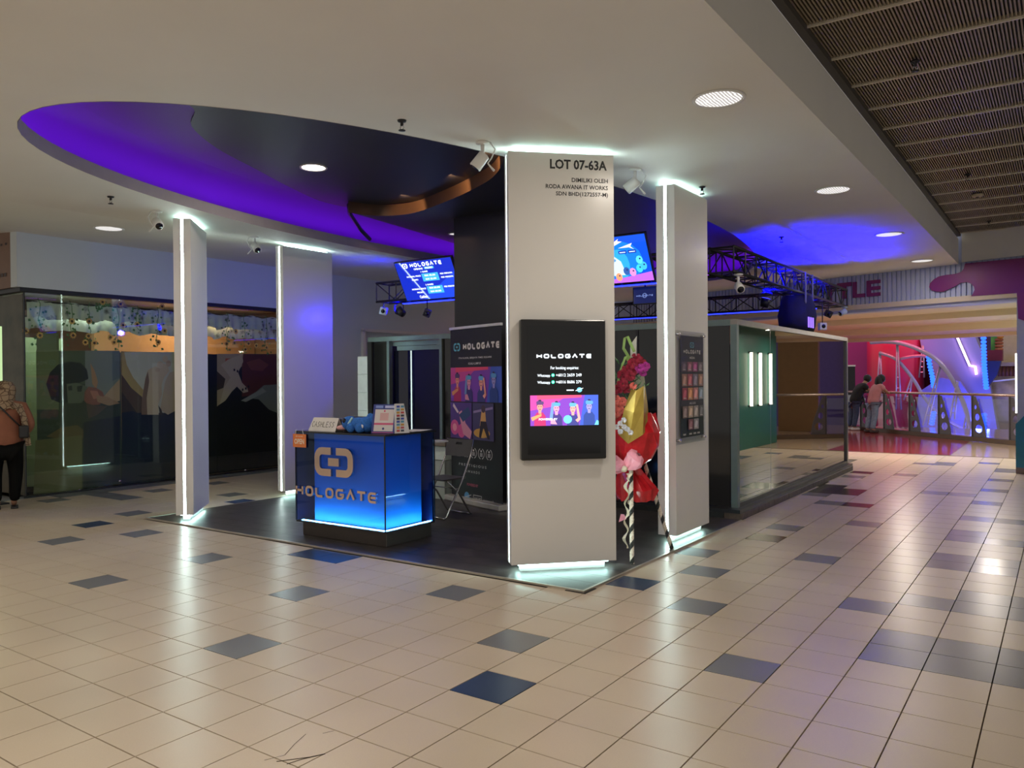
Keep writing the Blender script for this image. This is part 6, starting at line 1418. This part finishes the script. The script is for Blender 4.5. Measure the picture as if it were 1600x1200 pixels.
def lattice(u0, v0, u1, v1, y, wp=4):
    mb = MB()
    for s in (-1, 1): mb.tube([pk(u0+s*0.7, v0, y), pk(u1+s*wp, v1, y)], 0.03, 6)
    for k in range(1, 6):
        f = k/6; mb.tube([pk(u0+(u1-u0)*f-0.7-(wp-0.7)*f, v0+(v1-v0)*f, y), pk(u0+(u1-u0)*f+0.7+(wp-0.7)*f, v0+(v1-v0)*f, y)], 0.018, 5)
    mb.build('support', M_track, ctk, True)
for a in ((1402, 539, 1404, 640, 30.5), (1375, 552, 1374, 620, 30.7), (1470, 569, 1446, 665, 29.7), (1496, 596, 1488, 655, 29.4), (1425, 590, 1416, 625, 30.5), (1512, 642, 1505, 690, 29.3), (1442, 540, 1440, 590, 31.4)): lattice(*a)
M_bulb = glow('bulb_blue', (0.01, 0.07, 1.0), 3.5)
def bulbs(label, pts, y, n):
    t = thing('bulb_strip', label, 'light strip', tuple(pk(pts[-1][0], pts[-1][1], y)), 0, 'blue bulb strips in the park')
    q = [pk(u, v, y) for u, v in pts]; mb = MB(); 
    for k in range(n):
        f = k/(n-1)*(len(q)-1); i = min(int(f), len(q)-2); p = q[i]+(q[i+1]-q[i])*(f-i); mb.ball(p, (0.085, 0.05, 0.06), 8, 5)
    mb.build('bulb_row', M_bulb, t, True)['kind'] = 'stuff'
    MB().tube([p+Vector((0, 0.08, 0)) for p in q], 0.07, 6).build('backing', mat('strip_navy', (0.01, 0.02, 0.12), 0.5), t, True)
bulbs('blue bulb strip hanging left of the lavender slide', [(1450, 553), (1453, 572), (1457, 590), (1459, 604)], 30.0, 12)
bulbs('blue bulb strip hanging right of the neon line', [(1536, 500), (1537, 540), (1538, 575), (1541, 606)], 29.5, 22)
bulbs('reflected blue bulb strip added as glowing balls behind the railing posts, left', [(1459, 645), (1456, 662)], 29.0, 5)  # glowing balls added in place of a blue reflection
bulbs('reflected blue bulb strip added as glowing balls behind the railing posts, right', [(1538, 648), (1537, 678)], 29.0, 7)  # likewise an added glow where only a reflection shows
# themed corner on the right
o = MB().box((pk(1556, 600, 34).x, 34.0, -3), (pk(1680, 600, 34).x, 34.4, 7)).build('cream_backdrop', mat('cream_back', (0.55, 0.42, 0.27), 0.6)); tag(o, 'cream rear wall of the themed corner at the right', 'wall')
gp_ = thing('green_pillar', 'green pillar with orange balls and stacked rings in the themed corner', 'decoration', tuple(pk(1556, 548, 32)))
a = pk(1548, 500, 32); b = pk(1558, 547, 32); MB().box((a.x, 32.0, b.z), (b.x, 32.4, a.z)).build('green_panel', mat('park_green', (0.12, 0.42, 0.06), 0.5, var=0.3, scale=3), gp_, True)
for k, (u, v) in enumerate(((1561, 517), (1569, 518), (1563, 525))): MB().ball(pk(u, v, 31.8), 0.11, 10, 8).build('orange_ball', mat('park_orange', (0.70, 0.28, 0.04), 0.4), gp_, True)
for k in range(4): MB().lathe([(0.09, -0.05), (0.13, -0.02), (0.13, 0.02), (0.09, 0.05)], 14, pk(1561, 531+k*5, 31.9)).build('stack_ring', mat('park_rust', (0.40, 0.12, 0.05), 0.6), gp_, True)
card('dark green leaf cut-out above the themed corner', [(1572, 508), (1588, 506), (1604, 508), (1604, 522), (1594, 526), (1582, 520)], 31.9, 0.08, mat('park_leaf', (0.03, 0.30, 0.05), 0.5), 'leaf_sign', 'decoration')
card('maroon ledge below the green pillar', [(1541, 547), (1566, 547), (1566, 563.5), (1541, 563.5)], 31.2, 0.6, mat('ledge_maroon', (0.16, 0.01, 0.04), 0.5), 'maroon_ledge', 'ledge')
card('navy hull shape under the maroon ledge', [(1541, 564), (1564, 564), (1558, 585), (1544, 604), (1541, 606)], 30.9, 0.5, mat('hull_navy', (0.01, 0.02, 0.12), 0.4), 'navy_hull', 'decoration')
pav = thing('stone_pavilion', 'small stone pavilion with dark columns on a rocky dome', 'pavilion', tuple(pk(1572, 625, 32.6)))
MB().ball(pk(1572, 622, 32.8), (0.95, 0.7, 0.9), 14, 10).build('rock_dome', mat('rock_tan', (0.42, 0.32, 0.22), 0.8, var=0.3, scale=3, bump=0.5), pav, True)
for u in (1562, 1568, 1574, 1580, 1586):
    a = pk(u, 572, 32.2); b = pk(u, 588, 32.2); MB().tube([b, a], 0.055, 8).build('column', mat('column_rust', (0.16, 0.05, 0.03), 0.6), pav, True)
a = pk(1559, 570, 32.2); b = pk(1589, 566, 32.2); MB().box((a.x, 32.05, a.z-0.05), (b.x, 32.4, b.z)).build('lintel', MATS['rock_tan'], pav, True)
MB().tube([pk(1548, 596, 31.6), pk(1588, 592, 31.6)], 0.03, 6).build('cross_rail', M_whiteplastic, pav, True)
# far roll-up banner beside the booth end
fb = thing('far_banner', 'narrow dark roll-up banner with white head beyond the booth end', 'banner', tuple(at_z(1332, 662, 0)))
fp = at_z(1330, 664, 0); F = frame(fp, (0.8, 0.3, 0), (0.3, -0.8, 0))
MB(F).prism(rect(-0.35, 0.05, 0.13, 1.93), -0.003, 0).build('sheet', pm('far_black', (0.012, 0.012, 0.02)), fb, True); MB(F).bevbox((-0.36, 1.92, -0.02), (0.14, 1.97, 0.02), 0.005).build('top_rail', M_whiteplastic, fb, True); MB(F).bevbox((-0.36, 0, -0.08), (0.14, 0.06, 0.08), 0.01).build('base', M_darkmetal, fb, True)
MB(F).prism(rect(0.02, 0.2, 0.10, 0.9), 0, 0.001).build('violet_print', pm('far_violet', (0.30, 0.12, 0.45)), fb, True)
# shopfront across the landing that the booth glass mirrors
o = MB().box((-0.30, 23.9, 0.0), (0.85, 24.1, 3.2)).build('brown_shopfront', mat('brown_panel', (0.30, 0.17, 0.07), 0.5, var=0.05)); tag(o, 'brown panelled wall beyond the railing end, mirrored in the booth', 'wall')
# ---- lamps of the landing and park
for t_, dp in ((-0.9, 1.2), (-2.4, 1.2), (-3.9, 1.2), (-1.6, 3.2), (-3.4, 3.2)):
    p = WO+WR*t_-WN*dp; lamp('AREA', 'soffit_lamp', (p.x, p.y, 2.58), 28, WARM, 0.15, (p.x, p.y, 0))
lamp('SPOT', 'red_spot', (pk(1398, 470, 29.8).x, 29.8, 5.6), 420, (1.0, 0.10, 0.16), 0.2, tuple(pk(1398, 570, 31.4)), 1.2, 0.9)
lamp('POINT', 'magenta_lamp', (pk(1310, 500, 31.0).x, 31.0, 5.8), 190, (1.0, 0.15, 0.55), 0.3)
lamp('POINT', 'violet_lamp', (pk(1500, 500, 29.0).x, 29.0, 5.8), 110, (0.35, 0.25, 1.0), 0.3)
lamp('POINT', 'blue_lamp', tuple(pk(1530, 660, 29.6)), 150, (0.06, 0.10, 1.0), 0.3)
lamp('POINT', 'cream_lamp', (pk(1590, 520, 31.0).x, 31.0, 5.6), 80, (1.0, 0.85, 0.6), 0.3)
lamp('POINT', 'lilac_lamp', tuple(pk(1440, 690, 28.6)), 45, (0.6, 0.5, 1.0), 0.3)
